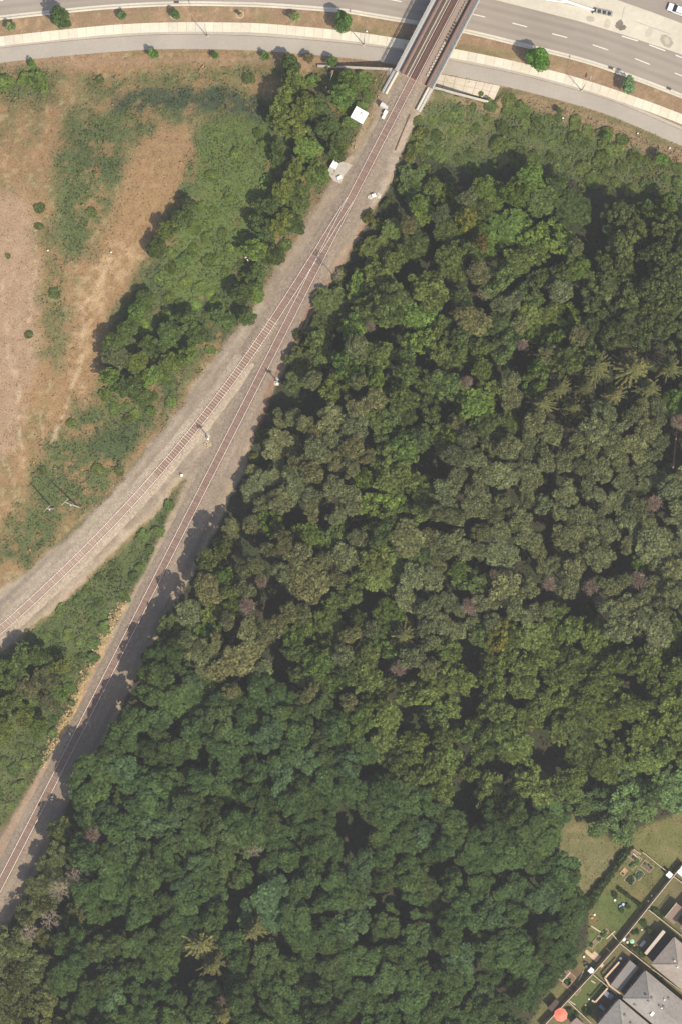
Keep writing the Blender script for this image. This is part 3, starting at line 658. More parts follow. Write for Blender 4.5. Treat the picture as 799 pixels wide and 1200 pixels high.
def spruce_crown(seed):
    rg = np.random.default_rng(seed); Vs = []; T = []
    for wv in range(7):
        L = .6+wv*.42; z = 13.5-wv*.95; nb = 10+2*wv; a0 = rg.uniform(0, 6.28)
        for k in range(nb):
            a = a0+2*math.pi*k/nb+rg.uniform(-.18, .18); LL = L*rg.uniform(.6, 1.2); n = int(20+LL*42); t = rg.uniform(.06, 1, n)
            side = rg.normal(size=n)*.10*(1.2-t); px_ = t*LL; zz = z-.35*LL*t**1.5+rg.normal(size=n)*.05
            p = np.c_[px_*math.cos(a)-side*math.sin(a), px_*math.sin(a)+side*math.cos(a), zz]
            nn = np.tile([0, 0, 1.], (n, 1))+rg.normal(size=(n, 3))*.5; Vs.append(quads(p, nn, rg.uniform(.16, .30, n), rg, 1.8)); T.append((1+rg.normal()*.12)*(1+rg.normal(size=n)*.25)*(.8+.45*t))
    return np.concatenate(Vs), np.clip(np.concatenate(T), .4, 2)
def shrub_crown(seed, Rr=1.25, h=1.1, per=110, leaf=.30):
    rg = np.random.default_rng(seed); p = disc(11, Rr*.78, rg, .42); r = np.linalg.norm(p, axis=1)
    c = np.c_[p, .35+h*np.sqrt(np.clip(1-(r/(Rr*1.05))**2, 0, 1))*rg.uniform(.7, 1.1, len(p))]; rad = rg.uniform(.38, .62, len(p))
    return cloud(c, rad, per*2.6, leaf, rg, .8, .6, .7)
def young_crown(seed):
    rg = np.random.default_rng(seed); p = disc(12, .62, rg, .3); c = np.c_[p, 2.0+rg.uniform(0, 1.2, len(p))]; rad = rg.uniform(.3, .46, len(p))
    return cloud(c, rad, 420, .22, rg, .9, .4, .8)
def street_crown(seed):
    rg = np.random.default_rng(seed); p = disc(22, 1.75, rg, .55); r = np.linalg.norm(p, axis=1)
    c = np.c_[p, 4.4+1.7*np.sqrt(np.clip(1-(r/2.1)**2, 0, 1))+rg.uniform(-.5, .4, len(p))]; rad = rg.uniform(.45, .8, len(p))
    q = disc(9, 1.5, rg, .8); c = np.vstack([c, np.c_[q, rg.uniform(3.0, 4.2, len(q))]]); rad = np.r_[rad, rg.uniform(.5, .8, len(q))]
    return cloud(c, rad, 230, .30, rg, .85, .5, .75)
def trunk_mesh(name, h, r, seed, limbs=6, spread=2.0):
    rg = random.Random(seed); b = MB(); top_ = (rg.uniform(-.2, .2), rg.uniform(-.2, .2), h)
    b.tube([(0, 0, -.3), (0, 0, h*.15), (top_[0]*.5, top_[1]*.5, h*.55), top_], [r*1.35, r, r*.75, r*.3], 7)
    for i in range(limbs):
        a = 2*math.pi*i/limbs+rg.uniform(-.4, .4); z0 = h*rg.uniform(.45, .75); L = spread*rg.uniform(.6, 1.1)
        b.tube([(top_[0]*.4, top_[1]*.4, z0), (L*.5*math.cos(a), L*.5*math.sin(a), z0+h*.08), (L*math.cos(a), L*math.sin(a), min(h, z0+h*.2))], [r*.45, r*.3, r*.12], 5)
    me = b.mesh(name); me.materials.append(BARK); return me
def bare_mesh(name, seed, h=12.5, spread=1.9, nb=26, m=None):
    """dead tree: limbs and fine twigs"""
    rg = random.Random(seed); b = MB(); tw = MB()
    b.tube([(0, 0, -.3), (0, 0, h*.5), (.1, .1, h)], [.18, .13, .03], 6)
    for i in range(nb):
        a = i*2.399+rg.uniform(-.3, .3); z0 = h*rg.uniform(.66, .99); L = spread*rg.uniform(.55, 1.1); p1 = (L*.5*math.cos(a), L*.5*math.sin(a), z0+rg.uniform(.1, .5)); p2 = (L*math.cos(a+.15), L*math.sin(a+.15), z0+rg.uniform(.1, .9))
        p1 = (p1[0]+rg.uniform(-.25, .25), p1[1]+rg.uniform(-.25, .25), p1[2]); b.tube([(0, 0, z0), p1, p2], [.045, .032, .014], 4, False)
        for k in range(13):
            t = rg.uniform(.3, 1); q = Vector(p1).lerp(Vector(p2), t) if t > .5 else Vector((0, 0, z0)).lerp(Vector(p1), t*2); aa = a+rg.choice((-1, 1))*rg.uniform(.4, 1.1); l = rg.uniform(.25, .95)
            tw.tube([tuple(q), (q.x+l*math.cos(aa), q.y+l*math.sin(aa), q.z+rg.uniform(-.05, .3))], [.024, .012], 3, False)
    me = b.mesh(name); me2 = tw.mesh('twigs'); return me, me2
PROTO = {}
PROTO['pine'] = [leaf_mesh('crown', *pine_crown(i)) for i in range(6)]
PROTO['decid'] = [leaf_mesh('crown', *round_crown(20+i, 24, 3.0, 9.6, 2.2, (.55, 1.25), 120, .46, .6, .8, .75, tv=.30, cv=.12)) for i in range(6)]
PROTO['broad'] = [leaf_mesh('crown', *round_crown(40+i, 34, 2.8, 8.8, 2.8, (.38, .95), 150, .44, .8, .5, .95, tv=.34, cv=.17)) for i in range(6)]
PROTO['oak'] = [leaf_mesh('crown', *round_crown(60+i, 38, 3.0, 9.4, 2.4, (.34, .72), 190, .38, .8, .4, 1.0, tv=.36, cv=.18)) for i in range(4)]
PROTO['spruce'] = [leaf_mesh('crown', *spruce_crown(80+i)) for i in range(3)]
PROTO['shrub'] = [leaf_mesh('crown', *shrub_crown(90+i, 1.25, 1.1, 70, .36)) for i in range(4)]
PROTO['young'] = [leaf_mesh('crown', *young_crown(100+i)) for i in range(3)]
PROTO['street'] = [leaf_mesh('crown', *street_crown(110+i)) for i in range(3)]
TRUNK = {'pine': trunk_mesh('trunk', 12, .19, 1, 7, 1.7), 'decid': trunk_mesh('trunk', 10.5, .20, 2, 8, 2.2), 'broad': trunk_mesh('trunk', 10.2, .18, 3, 8, 2.2), 'oak': trunk_mesh('trunk', 10.5, .24, 4, 8, 2.3),
         'spruce': trunk_mesh('trunk', 13.4, .17, 5, 0), 'shrub': trunk_mesh('stem', 1.0, .05, 6, 4, .7), 'young': trunk_mesh('trunk', 2.8, .05, 7, 4, .5), 'street': trunk_mesh('trunk', 5.2, .12, 8, 6, 1.3)}
CROWNZ = {'pine': 11.5, 'decid': 10.5, 'broad': 10, 'oak': 10.5, 'spruce': 11, 'shrub': .8, 'young': 2.4, 'street': 4.4}
CROWNR = {'pine': 2.6, 'decid': 3.3, 'broad': 3.1, 'oak': 3.2, 'spruce': 3.1, 'shrub': 1.3, 'young': .95, 'street': 2.2}
rt = np.random.default_rng(77)
def grow(kind, name, px, py, sc, col, label, cat, group=None, zs=None, var=.12):
    """a tree or shrub whose crown centre shows at (px, py)"""
    zs = zs or sc; g = hz(px, py); x, y = P(px, py, g+CROWNZ[kind]*zs); g = float(height(x, y))
    t = thing(name, label, cat, (x, y, g), rt.uniform(0, 6.28), group)
    c = link('crown', PROTO[kind][rt.integers(len(PROTO[kind]))], None, t); tr = link('stem' if kind == 'shrub' else 'trunk', TRUNK[kind], None, t)
    ax = rt.uniform(.86, 1.18); 
    for o in (c, tr): o.scale = (sc*ax, sc/ax, zs)
    k = float(np.clip(1+rt.normal()*var, .7, 1.3)); hsh = float(np.clip(rt.normal()*var*.3, -.05, .05))
    wm = 1.02 if kind == 'decid' else 1.12; c.color = (col[0]*k*(1+hsh)*wm, col[1]*k*(1.05 if kind == 'decid' else 1.10), col[2]*k*(1-hsh)*.86, 1); return t

# ---------------------------------------------------------------- the wood
PINEZ = [(500, 575), (560, 515), (640, 478), (700, 470), (830, 478), (830, 765), (720, 745), (640, 715), (570, 735), (510, 770), (470, 770), (440, 700), (500, 640)]
PINEW = [(240, 640), (285, 560), (300, 500), (345, 440), (430, 430), (445, 540), (405, 690), (330, 720), (320, 800), (245, 800), (205, 730)]
LOCZ = [(140, 770), (205, 745), (260, 805), (330, 800), (400, 830), (440, 905), (530, 940), (600, 930), (652, 960), (655, 1000), (690, 1060), (690, 1110), (640, 1165), (600, 1300), (-200, 1300), (-90, 1230), (20, 1110), (90, 980)]
YELZ = [(400, 800), (470, 770), (560, 735), (640, 715), (830, 765), (830, 880), (690, 905), (640, 950), (530, 940), (440, 905)]
OAKZ = [(690, 232), (830, 262), (830, 410), (720, 415), (668, 340), (680, 260)]
SOUTHW = [(-60, 1100), (30, 1015), (80, 1000), (100, 1060), (70, 1130), (60, 1240), (-60, 1240)]
GAPS = [(395, 275, 8, 10), (425, 312, 9, 7), (475, 325, 10, 7), (520, 362, 8, 9), (500, 420, 9, 6), (600, 335, 9, 7), (650, 300, 7, 10), (690, 335, 8, 12), (745, 330, 7, 9), (770, 400, 9, 7), (600, 420, 10, 7), (575, 482, 9, 7), (530, 470, 7, 7), (330, 470, 8, 9), (310, 530, 9, 9), (282, 592, 9, 8), (420, 612, 8, 7), (455, 690, 8, 10), (522, 690, 7, 9), (600, 790, 10, 7), (582, 852, 10, 6), (620, 862, 9, 7), (690, 790, 8, 9), (740, 802, 10, 6), (722, 862, 10, 6), (660, 765, 8, 7), (270, 745, 8, 8), (345, 602, 7, 9), (365, 845, 10, 6), (250, 900, 10, 6), (300, 880, 8, 6), (180, 902, 8, 6), (150, 932, 9, 6), (230, 962, 10, 6), (340, 962, 8, 7), (330, 1100, 10, 6), (280, 1060, 8, 9), (420, 1110, 9, 6), (500, 1120, 10, 7), (560, 1102, 8, 8), (520, 1012, 12, 7), (572, 1015, 7, 9), (612, 1020, 9, 7), (140, 1092, 10, 6), (110, 1132, 8, 8), (80, 1172, 9, 6), (300, 1160, 9, 6), (460, 1172, 8, 7), (370, 905, 8, 6), (205, 850, 9, 6), (620, 960, 10, 8), (505, 880, 9, 8),
        (408, 968, 20, 24), (312, 1034, 13, 12), (456, 1052, 16, 10), (482, 1070, 10, 8), (214, 1148, 20, 14), (372, 1072, 12, 9), (400, 1150, 8, 5), (590, 905, 32, 12), (648, 885, 22, 12), (548, 938, 18, 16),
        (600, 825, 8, 8), (550, 825, 10, 12), (548, 768, 10, 14), (683, 712, 18, 14), (640, 620, 8, 18), (482, 845, 12, 14), (432, 905, 14, 16), (700, 265, 10, 26), (690, 215, 22, 6), (720, 232, 40, 4), (624, 262, 16, 9), (500, 280, 14, 10), (478, 182, 14, 14),
        (640, 560, 9, 12), (578, 255, 10, 10), (506, 545, 18, 10), (372, 475, 14, 10), (395, 395, 10, 6), (452, 395, 12, 9), (655, 470, 18, 8), (715, 425, 5, 20), (290, 645, 12, 8), (320, 700, 10, 20), (375, 700, 10, 12), (470, 655, 14, 9), (430, 700, 12, 8), (330, 775, 10, 14), (165, 1050, 12, 6), (620, 1085, 12, 7),
        (430, 1000, 8, 8), (780, 610, 8, 26), (725, 660, 8, 10), (790, 530, 7, 20), (470, 245, 10, 10), (436, 262, 14, 12), (440, 215, 10, 12), (668, 560, 6, 5), (610, 660, 7, 16), (505, 310, 12, 8), (560, 345, 7, 10)]
forest_sd = lambda x, y: poly_sd(np.array([x], float), np.array([y], float), FOREST)[0]
def inside(pts, x, y): return poly_sd(np.array([x], float), np.array([y], float), pts)[0] > 0
PINE = (.120, .135, .074); PINT = (.124, .126, .066); BLUE = (.055, .085, .032); BGRN = (.088, .132, .036); YGRN = (.094, .126, .040); OLIV = (.090, .116, .040); HAZEG = (.098, .145, .064)
cells = {}; placed = []
def far_enough(x, y, d):
    cx, cy = int(x//40), int(y//40)
    for i in (-1, 0, 1):
        for j in (-1, 0, 1):
            for (a, b, e) in cells.get((cx+i, cy+j), ()):
                if (a-x)**2+(b-y)**2 < ((d+e)/2)**2: return False
    return True
def put(x, y, d): cells.setdefault((int(x//40), int(y//40)), []).append((x, y, d))
# dead and odd trees first
DEADP = nm('pinkish_dead_twigs', (.30, .225, .170), .2, 5); DEADT = nm('bare_tan_twigs', (.29, .23, .165), .2, 5)
bare_protos = []
for i in range(4):
    a, b = bare_mesh('limbs', 300+i, nb=34 if i < 2 else 26, spread=1.8 if i < 2 else 2.3); bare_protos.append((a, b))
def needle_dead(seed):
    rg = np.random.default_rng(seed); p = disc(12, 1.3, rg, .5); r = np.linalg.norm(p, axis=1); c = np.c_[p, 11.3+1.2*np.sqrt(np.clip(1-(r/1.9)**2, 0, 1))]
    return cloud(c, rg.uniform(.4, .7, len(p)), 150, .2, rg, .9, .2, 1.0, tonevar=.3)
PROTO['rust'] = [leaf_mesh('dead_needles', *needle_dead(i)) for i in range(2)]
def dead(px, py, sc, kind, col, label):
    z0 = hz(px, py); x, y = P(px, py, z0+11.5*sc); z0 = float(height(x, y)); t = thing('dead_tree', label, 'dead tree', (x, y, z0), rt.uniform(0, 6.28))
    L_, T_ = bare_protos[kind]; mm = DEADP if col == 'p' else DEADT
    for nme, me in (('limbs', L_), ('twigs', T_)):
        m2 = me if (len(me.materials) and me.materials[0] == mm) else None
        if m2 is None:
            key = (me.name, col); m2 = dead.cache.get(key)
            if m2 is None: m2 = me.copy(); m2.materials.clear(); m2.materials.append(mm); dead.cache[key] = m2
        o = link(nme, m2, None, t); o.scale = (sc*1.0, sc*1.0, 1.0)
        if nme == 'twigs': o['kind'] = 'stuff'
    if col == 'p':
        o = link('dead_needles', PROTO['rust'][rt.integers(2)], None, t); o.color = (.19, .135, .095, 1); o.scale = (sc*.95, sc*.95, 1)
    put(px, py, 22*sc)
dead.cache = {}
for a in [(691, 688, .85, 0, 'p', 'brightest pink dead pine, the middle of three in the eastern pines'), (699, 701, .5, 1, 'p', 'small pink dead pine just below the brightest pink one'), (748, 680, 1.0, 1, 'p', 'wide pinkish dead tree with radiating twigs near the right edge'),
          (642, 684, .75, 0, 'p', 'grey-pink dead pine above the small dark gap in the pines'), (550, 711, .95, 1, 'p', 'large pink dead pine at the western end of the grey-green pines'), (576, 672, .5, 0, 'p', 'left one of the two tiny pink dead crowns in the pines'),
          (592, 672, .45, 1, 'p', 'right one of the two tiny pink dead crowns in the pines'), (467, 783, .8, 0, 'p', 'pink dead tree just below the star-shaped spruce in mid wood'), (307, 681, .7, 1, 'p', 'small pink dead tree among tan pines beside the main track'),
          (290, 712, .95, 0, 'p', 'wide pink dead crown among tan pines beside the main track'), (298, 995, .75, 2, 't', 'bare white-branched dead tree in the blue-green wood'), (108, 978, .9, 0, 'p', 'dark reddish dead crown nearest the lower track'),
          (88, 1027, .8, 2, 't', 'upper bare tan dead tree near the lower track'), (70, 1043, .95, 3, 't', 'tallest bare tan dead tree near the lower track'), (60, 1077, .85, 2, 't', 'third bare tan dead tree down the lower wood edge'), (36, 1092, .8, 3, 't', 'lowest bare tan dead tree by the left edge'),
          (566, 345, .65, 2, 't', 'bare dead tree in the northern wood below the yellow crown'), (545, 449, .75, 1, 'p', 'pinkish dead crown in the middle of the northern wood'), (765, 590, .9, 0, 'p', 'grey-pink dead crown beside the dark gap at the right edge'), (794, 494, .85, 1, 'p', 'pink dead crown on the right edge above the bare leaning trunk'),
          (610, 405, .6, 1, 'p', 'small dull pink dead crown at the edge of the spruces'), (433, 385, .55, 0, 'p', 'tiny reddish dead crown near the track at the wood edge'), (262, 1167, .5, 0, 'p', 'small dead crown near the bottom of the blue-green wood'), (395, 325, .5, 2, 't', 'bare thin dead tree at the wood edge beside the double track')]:
    dead(*a)
g0 = hz(791, 540); lt = MB(); a_, b_ = P3(793, 500, g0+9), P3(788, 548, g0+1); lt.tube([b_, tuple((np.array(a_)+np.array(b_))/2), a_], [.22, .17, .08], 7)
for k in range(8):
    u = .3+.08*k; p = np.array(b_)*(1-u)+np.array(a_)*u; lt.tube([tuple(p), (p[0]+rt.uniform(-1, 1), p[1]+rt.uniform(-.5, .5), p[2]+.4)], [.05, .02], 4)
tag(lt.build('fallen_trunk', nm('orange_bark', (.36, .215, .13), .25, 4)), 'bare orange-brown leaning trunk in the gap at the right edge', 'dead tree')
SPR = [(742, 432, 1.15, 'largest star-shaped spruce with radiating branches, right of the dark slot'), (699, 430, 1.0, 'star-shaped spruce left of the dark slot in the eastern wood'), (655, 455, .85, 'spiky spruce at the upper end of the western spruce group'), (636, 472, .8, 'olive spiky spruce on the west side of the spruce group'), (672, 478, .8, 'spiky spruce just above the grey-green pines'),
       (760, 455, .8, 'spiky spruce below the largest star-shaped one'), (720, 462, .75, 'small spiky spruce between the two large stars and the pines'), (472, 745, 1.0, 'lone star-shaped spruce in the middle of the wood'), (236, 1106, 1.15, 'olive star-shaped spruce left of the pair in the blue-green wood'), (298, 1090, 1.0, 'olive spiky spruce right of the pair in the blue-green wood'),
       (250, 1130, .9, 'tan spiky spruce just under the pair in the blue-green wood'), (262, 1190, .9, 'olive spiky spruce at the bottom edge of the photo'), (785, 430, .8, 'spiky spruce nearest the right edge'), (686, 452, .8, 'spiky spruce between the slot and the western spruces')]
for x, y, sc, lb in SPR: grow('spruce', 'spruce_tree', x, y, sc*1.22, (.125, .128, .062), lb, 'tree', None, zs=1.1); put(x, y, 31*sc)
def ingap(x, y, k=1.0):
    for gx_, gy_, a, b in GAPS:
        if ((x-gx_)/(a+10))**2+((y-gy_)/(b+10))**2 < k: return True
    return False
N_T = {}
ZL = {'pine_e': ('pine_tree', 'grey-green pine with a lumpy rounded crown in the eastern pine stand', 'pines in the eastern stand'),
      'pine_w': ('pine_tree', 'olive tan pine with a lumpy crown in the stand beside the main track', 'olive pines beside the track'),
      'pine_n': ('pine_tree', 'olive pine standing among the green broadleaf trees of the northern wood', 'pines scattered in the northern wood'),
      'blue': ('deciduous_tree', 'blue-green deciduous tree with a scalloped crown in the dense lower wood', 'blue-green trees of the lower wood'),
      'bluedge': ('deciduous_tree', 'blue-green deciduous tree at the wood edge shading the lower main track', 'blue-green trees along the lower track'),
      'north': ('broadleaf_tree', 'green broadleaf tree with a leafy mottled crown in the northern wood', 'broadleaf trees of the northern wood'),
      'edge': ('broadleaf_tree', 'dark green broadleaf tree at the wood edge right beside the main track', 'broadleaf trees along the track'),
      'yellow': ('broadleaf_tree', 'yellow-green broadleaf tree in the band between the pines and the lower wood', 'yellow-green trees in the middle band'),
      'oak': ('oak_tree', 'dark olive large-crowned tree in the upper right corner of the wood', 'dark olive trees in the upper right wood'),
      'haze': ('broadleaf_tree', 'soft mid green tree along the north side of the clearing', 'soft green trees by the clearing'),
      'south': ('broadleaf_tree', 'dull olive tree in the thin wood at the lower left corner', 'olive trees in the lower left corner')}
HAZEZ = [(664, 925), (700, 905), (830, 880), (830, 945), (799, 955), (760, 968), (730, 985), (700, 975), (672, 950)]
rc = np.random.default_rng(11)
cand = np.c_[rc.uniform(-30, 840, 60000), rc.uniform(150, 1235, 60000)]
fsd = poly_sd(cand[:, 0], cand[:, 1], FOREST); cand = cand[fsd > 7]; fsd = fsd[fsd > 7]
zsd = {k: poly_sd(cand[:, 0]+(fbm(cand[:, 0], cand[:, 1], 55, 8)-.5)*(20 if k == 'hz' else 60), cand[:, 1]+(fbm(cand[:, 0], cand[:, 1], 55, 88)-.5)*(20 if k == 'hz' else 60), p) for k, p in (('pe', PINEZ), ('pw', PINEW), ('bl', LOCZ), ('ye', YELZ), ('ok', OAKZ), ('hz', HAZEZ), ('so', SOUTHW))}
for i, (x, y) in enumerate(cand):
    if ingap(x, y): continue
    if poly_sd(np.array([x]), np.array([y]), MEADOW)[0] > -11: continue
    u = rc.uniform(); e = fsd[i]
    if zsd['hz'][i] > 0: z = 'haze'; d = 23
    elif zsd['so'][i] > 0: z = 'south'; d = 24
    elif zsd['pe'][i] > 0: z, d = ('pine_e', 22.5) if u < .92 else ('north', 23)
    elif zsd['pw'][i] > 0: z, d = ('pine_w', 22) if u < .72 else ('edge' if e < 28 else 'north', 23)
    elif zsd['ok'][i] > 0: z = 'oak'; d = 26
    elif zsd['bl'][i] > 0: z = 'bluedge' if (e < 28 and x < 250) else 'blue'; d = 25
    elif zsd['ye'][i] > 0: z = 'yellow'; d = 23
    else: z, d = ('edge', 24) if (e < 24 and x < 470) else (('pine_n', 21) if u < .14 else ('north', 24))
    d *= rc.choice([.72, .9, 1.05, 1.25, 1.55], p=[.2, .28, .27, .17, .08])*rc.uniform(.93, 1.07)
    if x < 420 and 330 <= y < 620 and e < 11: continue
    if x < 500 and y < 330 and e < 17: continue
    if x > 640 and y > 1035 and e < 17: continue
    if not far_enough(x, y, d): continue
    put(x, y, d); nm_, lb, grp = ZL[z]; N_T[z] = N_T.get(z, 0)+1
    s0 = d/23.5; low_e = 1.0; lf = .62+.72*float(fbm(x, y, 70, 61, 2))
    if x < 500 and y < 640: low_e = float(np.interp(e, [7, 12, 26, 52], [.30, .34, .58, 1.0]))
    elif e < 15: low_e = .88
    if z.startswith('pine'):
        colr = PINE if z == 'pine_e' else (PINT if rc.uniform() < .5 else PINE)
        grow('pine', nm_, x, y, s0*1.08, colr, lb, 'tree', grp, zs=rc.uniform(.85, 1.12)*low_e*lf)
    elif z in ('blue', 'bluedge'):
        grow('decid', nm_, x, y, s0*.98, BLUE if rc.uniform() < .8 else (.064, .092, .038) if rc.uniform() < .6 else (.066, .104, .052), lb, 'tree', grp, zs=(rc.uniform(.8, 1.12) if z == 'blue' else rc.uniform(.98, 1.15))*low_e*(lf if z == 'blue' else 1), var=.12)
    elif z == 'oak': grow('oak', nm_, x, y, s0*1.05, (.080, .100, .041), lb, 'tree', grp, zs=rc.uniform(.9, 1.1)*lf)
    else:
        colr = {'north': BGRN if rc.uniform() < .35 else OLIV if rc.uniform() < .6 else (.074, .104, .040), 'edge': (.070, .088, .036), 'yellow': YGRN if rc.uniform() < .55 else OLIV, 'haze': HAZEG, 'south': (.080, .092, .042)}[z]
        hh = rc.uniform(.75, 1.05)*(.75 if z in ('haze', 'south') else 1)*low_e*lf
        if z == 'north' and y < 300: hh *= .8
        grow('broad', nm_, x, y, s0*1.02, colr, lb, 'tree', grp, zs=hh, var=.17)
print('TREES', N_T)
for x, y, r, c, lb in [(546, 256, 11, (.15, .155, .036), 'broadleaf tree with bright yellow leaves in the northern wood'), (530, 520, 15, (.10, .135, .025), 'vivid lime-green tree in the middle of the northern wood'), (440, 660, 15, (.115, .135, .045), 'pale yellow-green rounded tree in mid wood near the dark gap'), (583, 742, 14, (.13, .13, .03), 'yellowish broadleaf crown just below the grey-green pines'), (563, 282, 8, (.125, .098, .04), 'small tree with an orange tinted top in the northern wood')]:
    grow('broad', 'broadleaf_tree', x, y, r/16., c, lb, 'tree', None, zs=1.1, var=0)

# ---------------------------------------------------------------- scrub west of the line
LEFT = [(344, 100, 15, 'o'), (331, 121, 15, 'o'), (352, 128, 14, 'o'), (338, 148, 13, 'o'), (322, 140, 9, 'd'), (342, 78, 11, 'd'), (372, 128, 14, 'd'), (385, 152, 14, 'd'), (402, 112, 13, 'b'), (412, 95, 11, 'b'), (395, 172, 12, 'd'), (360, 175, 14, 'b'), (345, 200, 12, 'o'), (325, 178, 10, 'd'), (333, 222, 12, 'o'), (315, 240, 11, 'd'), (350, 232, 14, 'd'), (372, 205, 13, 'b'),
        (308, 268, 12, 'd'), (328, 262, 13, 'o'), (300, 292, 12, 'b'), (320, 300, 12, 'd'), (345, 262, 11, 'd'), (300, 325, 12, 'd'), (282, 345, 12, 'd'), (262, 372, 12, 'd'), (300, 345, 9, 'b'),
        (222, 242, 8, 'd'), (213, 256, 11, 'd'), (197, 270, 10, 'o'), (184, 290, 11, 'd'), (170, 352, 11, 'd'), (160, 366, 11, 'b'), (150, 385, 12, 'd'), (132, 402, 12, 'd'), (136, 418, 13, 'g'), (215, 378, 14, 'd'), (198, 392, 12, 'd'), (232, 392, 12, 'd'), (180, 405, 12, 'd'), (160, 425, 12, 'o'), (148, 452, 13, 'd'), (165, 466, 10, 'd'), (130, 440, 10, 'b'), (178, 440, 11, 'b'), (200, 425, 12, 'o'), (220, 415, 10, 'b'), (290, 372, 9, 'd')]
LC = {'o': (.100, .124, .036), 'd': (.066, .094, .034), 'b': (.086, .130, .036), 'g': (.085, .092, .050)}
for x, y, r, c in LEFT:
    nme = {'o': 'olive bushy tree in the scrub belt left of the railway', 'd': 'dark green bushy tree in the scrub belt left of the railway', 'b': 'bright green bushy tree in the scrub belt left of the railway', 'g': 'grey-green bushy tree at the field edge of the scrub belt, the only greyish one'}[c]
    grow('broad', 'bushy_tree', x, y, r/16., LC[c], nme, 'tree', None if c == 'g' else {'o': 'olive trees of the scrub belt', 'd': 'dark trees of the scrub belt', 'b': 'bright trees of the scrub belt'}[c], zs=rc.uniform(.34, .54)*(1.3 if c == 'o' and y < 160 else 1)); put(x, y, r*1.5)
for x, y, r, c in [(24, 772, 14, 'd'), (44, 768, 12, 'd'), (8, 792, 13, 'd'), (55, 795, 14, 'g'), (34, 806, 13, 'g'), (72, 780, 10, 'o'), (12, 822, 13, 'd'), (58, 822, 12, 'g'), (30, 838, 12, 'o'), (6, 855, 12, 'o'), (45, 852, 10, 'b'), (70, 812, 9, 'b'), (-12, 780, 14, 'd'), (-14, 815, 13, 'd')]:
    grow('broad', 'bushy_tree', x, y, r/16., LC[c], {'d': 'dark bushy tree in the strip between the tracks, shading the branch track ballast', 'g': 'grey-green bushy tree in the strip between the two tracks', 'o': 'olive bushy tree in the strip between the two tracks', 'b': 'bright green bush tree in the strip between the two tracks'}[c], 'tree', {'d': 'dark trees between the tracks', 'g': 'grey-green trees between the tracks', 'o': 'olive trees between the tracks', 'b': 'bright trees between the tracks'}[c], zs=.62 if c == 'd' else .5); put(x, y, r*1.5)
BELT = [(262, 160), (318, 134), (350, 92), (420, 82), (440, 92), (428, 128), (408, 150), (390, 172), (388, 205), (345, 272), (268, 395), (200, 482), (125, 498), (118, 440), (130, 395), (175, 345), (200, 290), (235, 235)]
NECOVER = [(476, 160), (500, 128), (580, 122), (640, 130), (720, 160), (810, 192), (830, 236), (700, 226), (600, 198), (520, 205), (470, 215)]
STRIPZ = [(205, 585), (182, 640), (150, 700), (112, 770), (80, 835), (40, 910), (10, 950), (-20, 930), (-20, 870), (60, 725), (110, 680), (160, 632)]
SHR = [(BELT, 13, (.088, .126, .038), 'vine_shrub', 'low bright green vine-covered bush on the slope left of the railway', 'vine-covered bushes left of the railway', (.62, 1.0)),
       (NECOVER, 14, (.086, .114, .040), 'shrub', 'green bush in the rough meadow right of the bridge', 'bushes in the meadow right of the bridge', (.6, 1.05)),
       (STRIPZ, 13, (.082, .114, .044), 'shrub', 'low green bush in the strip between the two tracks', 'bushes between the tracks', (.55, .9))]
for poly, d, colr, nme, lb, grp, (s0, s1) in SHR:
    xs = [p[0] for p in poly]; ys = [p[1] for p in poly]
    for _ in range(2500):
        x, y = rc.uniform(min(xs), max(xs)), rc.uniform(min(ys), max(ys))
        if not inside(poly, x, y): continue
        if poly is BELT and inside(OPEN, x, y) and rc.uniform() < .55: continue
        if vnoise(x, y, 22, 5) < .33: continue
        dd = d*rc.uniform(.8, 1.3)
        if not far_enough(x, y, dd): continue
        put(x, y, dd); sc = dd/d*rc.uniform(s0, s1); grow('shrub', nme, x, y, sc*1.15, colr, lb, 'bush', grp, zs=sc*rc.uniform(.28, .6), var=.15)
EDGE = [(486, 150), (476, 168), (468, 190), (456, 214), (444, 240), (430, 262), (412, 292), (394, 322), (378, 350), (358, 382), (346, 400), (300, 512), (292, 534), (60, 1010), (48, 1040), (36, 1062), (100, 968), (230, 705)]
for x, y in EDGE:
    for k in range(2): grow('shrub', 'shrub', x+rc.uniform(2, 14), y+rc.uniform(-8, 8), rc.uniform(.7, 1.15), (.085, .098, .034), 'low bush on the wood edge beside the ballast', 'bush', 'bushes along the ballast edge', var=.2)
for x, y, r, lb in [(45, 96, 13, 'large bright green bush near the path at the upper left'), (28, 92, 9, 'bright bush between the large bush and the left edge'), (6, 98, 11, 'bright green bush at the left edge below the path'), (47, 244, 8, 'upper one of the pair of lone bushes in the dry field'), (46, 265, 6, 'lower one of the pair of lone bushes in the dry field'), (108, 249, 8, 'round dark bush in the middle of the green arch'), (64, 344, 8, 'lone dark bush by the lower field trail'),
                    (34, 392, 6, 'small dark bush by the pale trail in the left field'), (84, 496, 7, 'dark bush at the top of the lower green patch'), (150, 490, 8, 'dark bush at the right side of the lower green patch'), (116, 550, 9, 'dark bush nearest the branch track in the lower green patch'), (50, 552, 7, 'dark bush beside the shadows of the poles'), (140, 552, 7, 'small bush at the ballast edge of the branch track'), (118, 93, 6, 'dark tuft bush in the green band below the path'),
                    (292, 92, 9, 'dark bush at the right end of the green band below the path'), (597, 119, 10, 'dark green bush at the right end of the paved apron'), (563, 110, 4, 'small weed bush in the shade on the paved apron'), (10, 300, 4, 'tiny bush at the left edge of the pinkish field')]:
    grow('shrub', 'shrub', x, y, r/(7.2 if r > 9 else 8.6), (.095, .135, .042) if 'bright' in lb else (.090, .112, .044), lb, 'bush', None, zs=r/7.2*.36, var=.1)
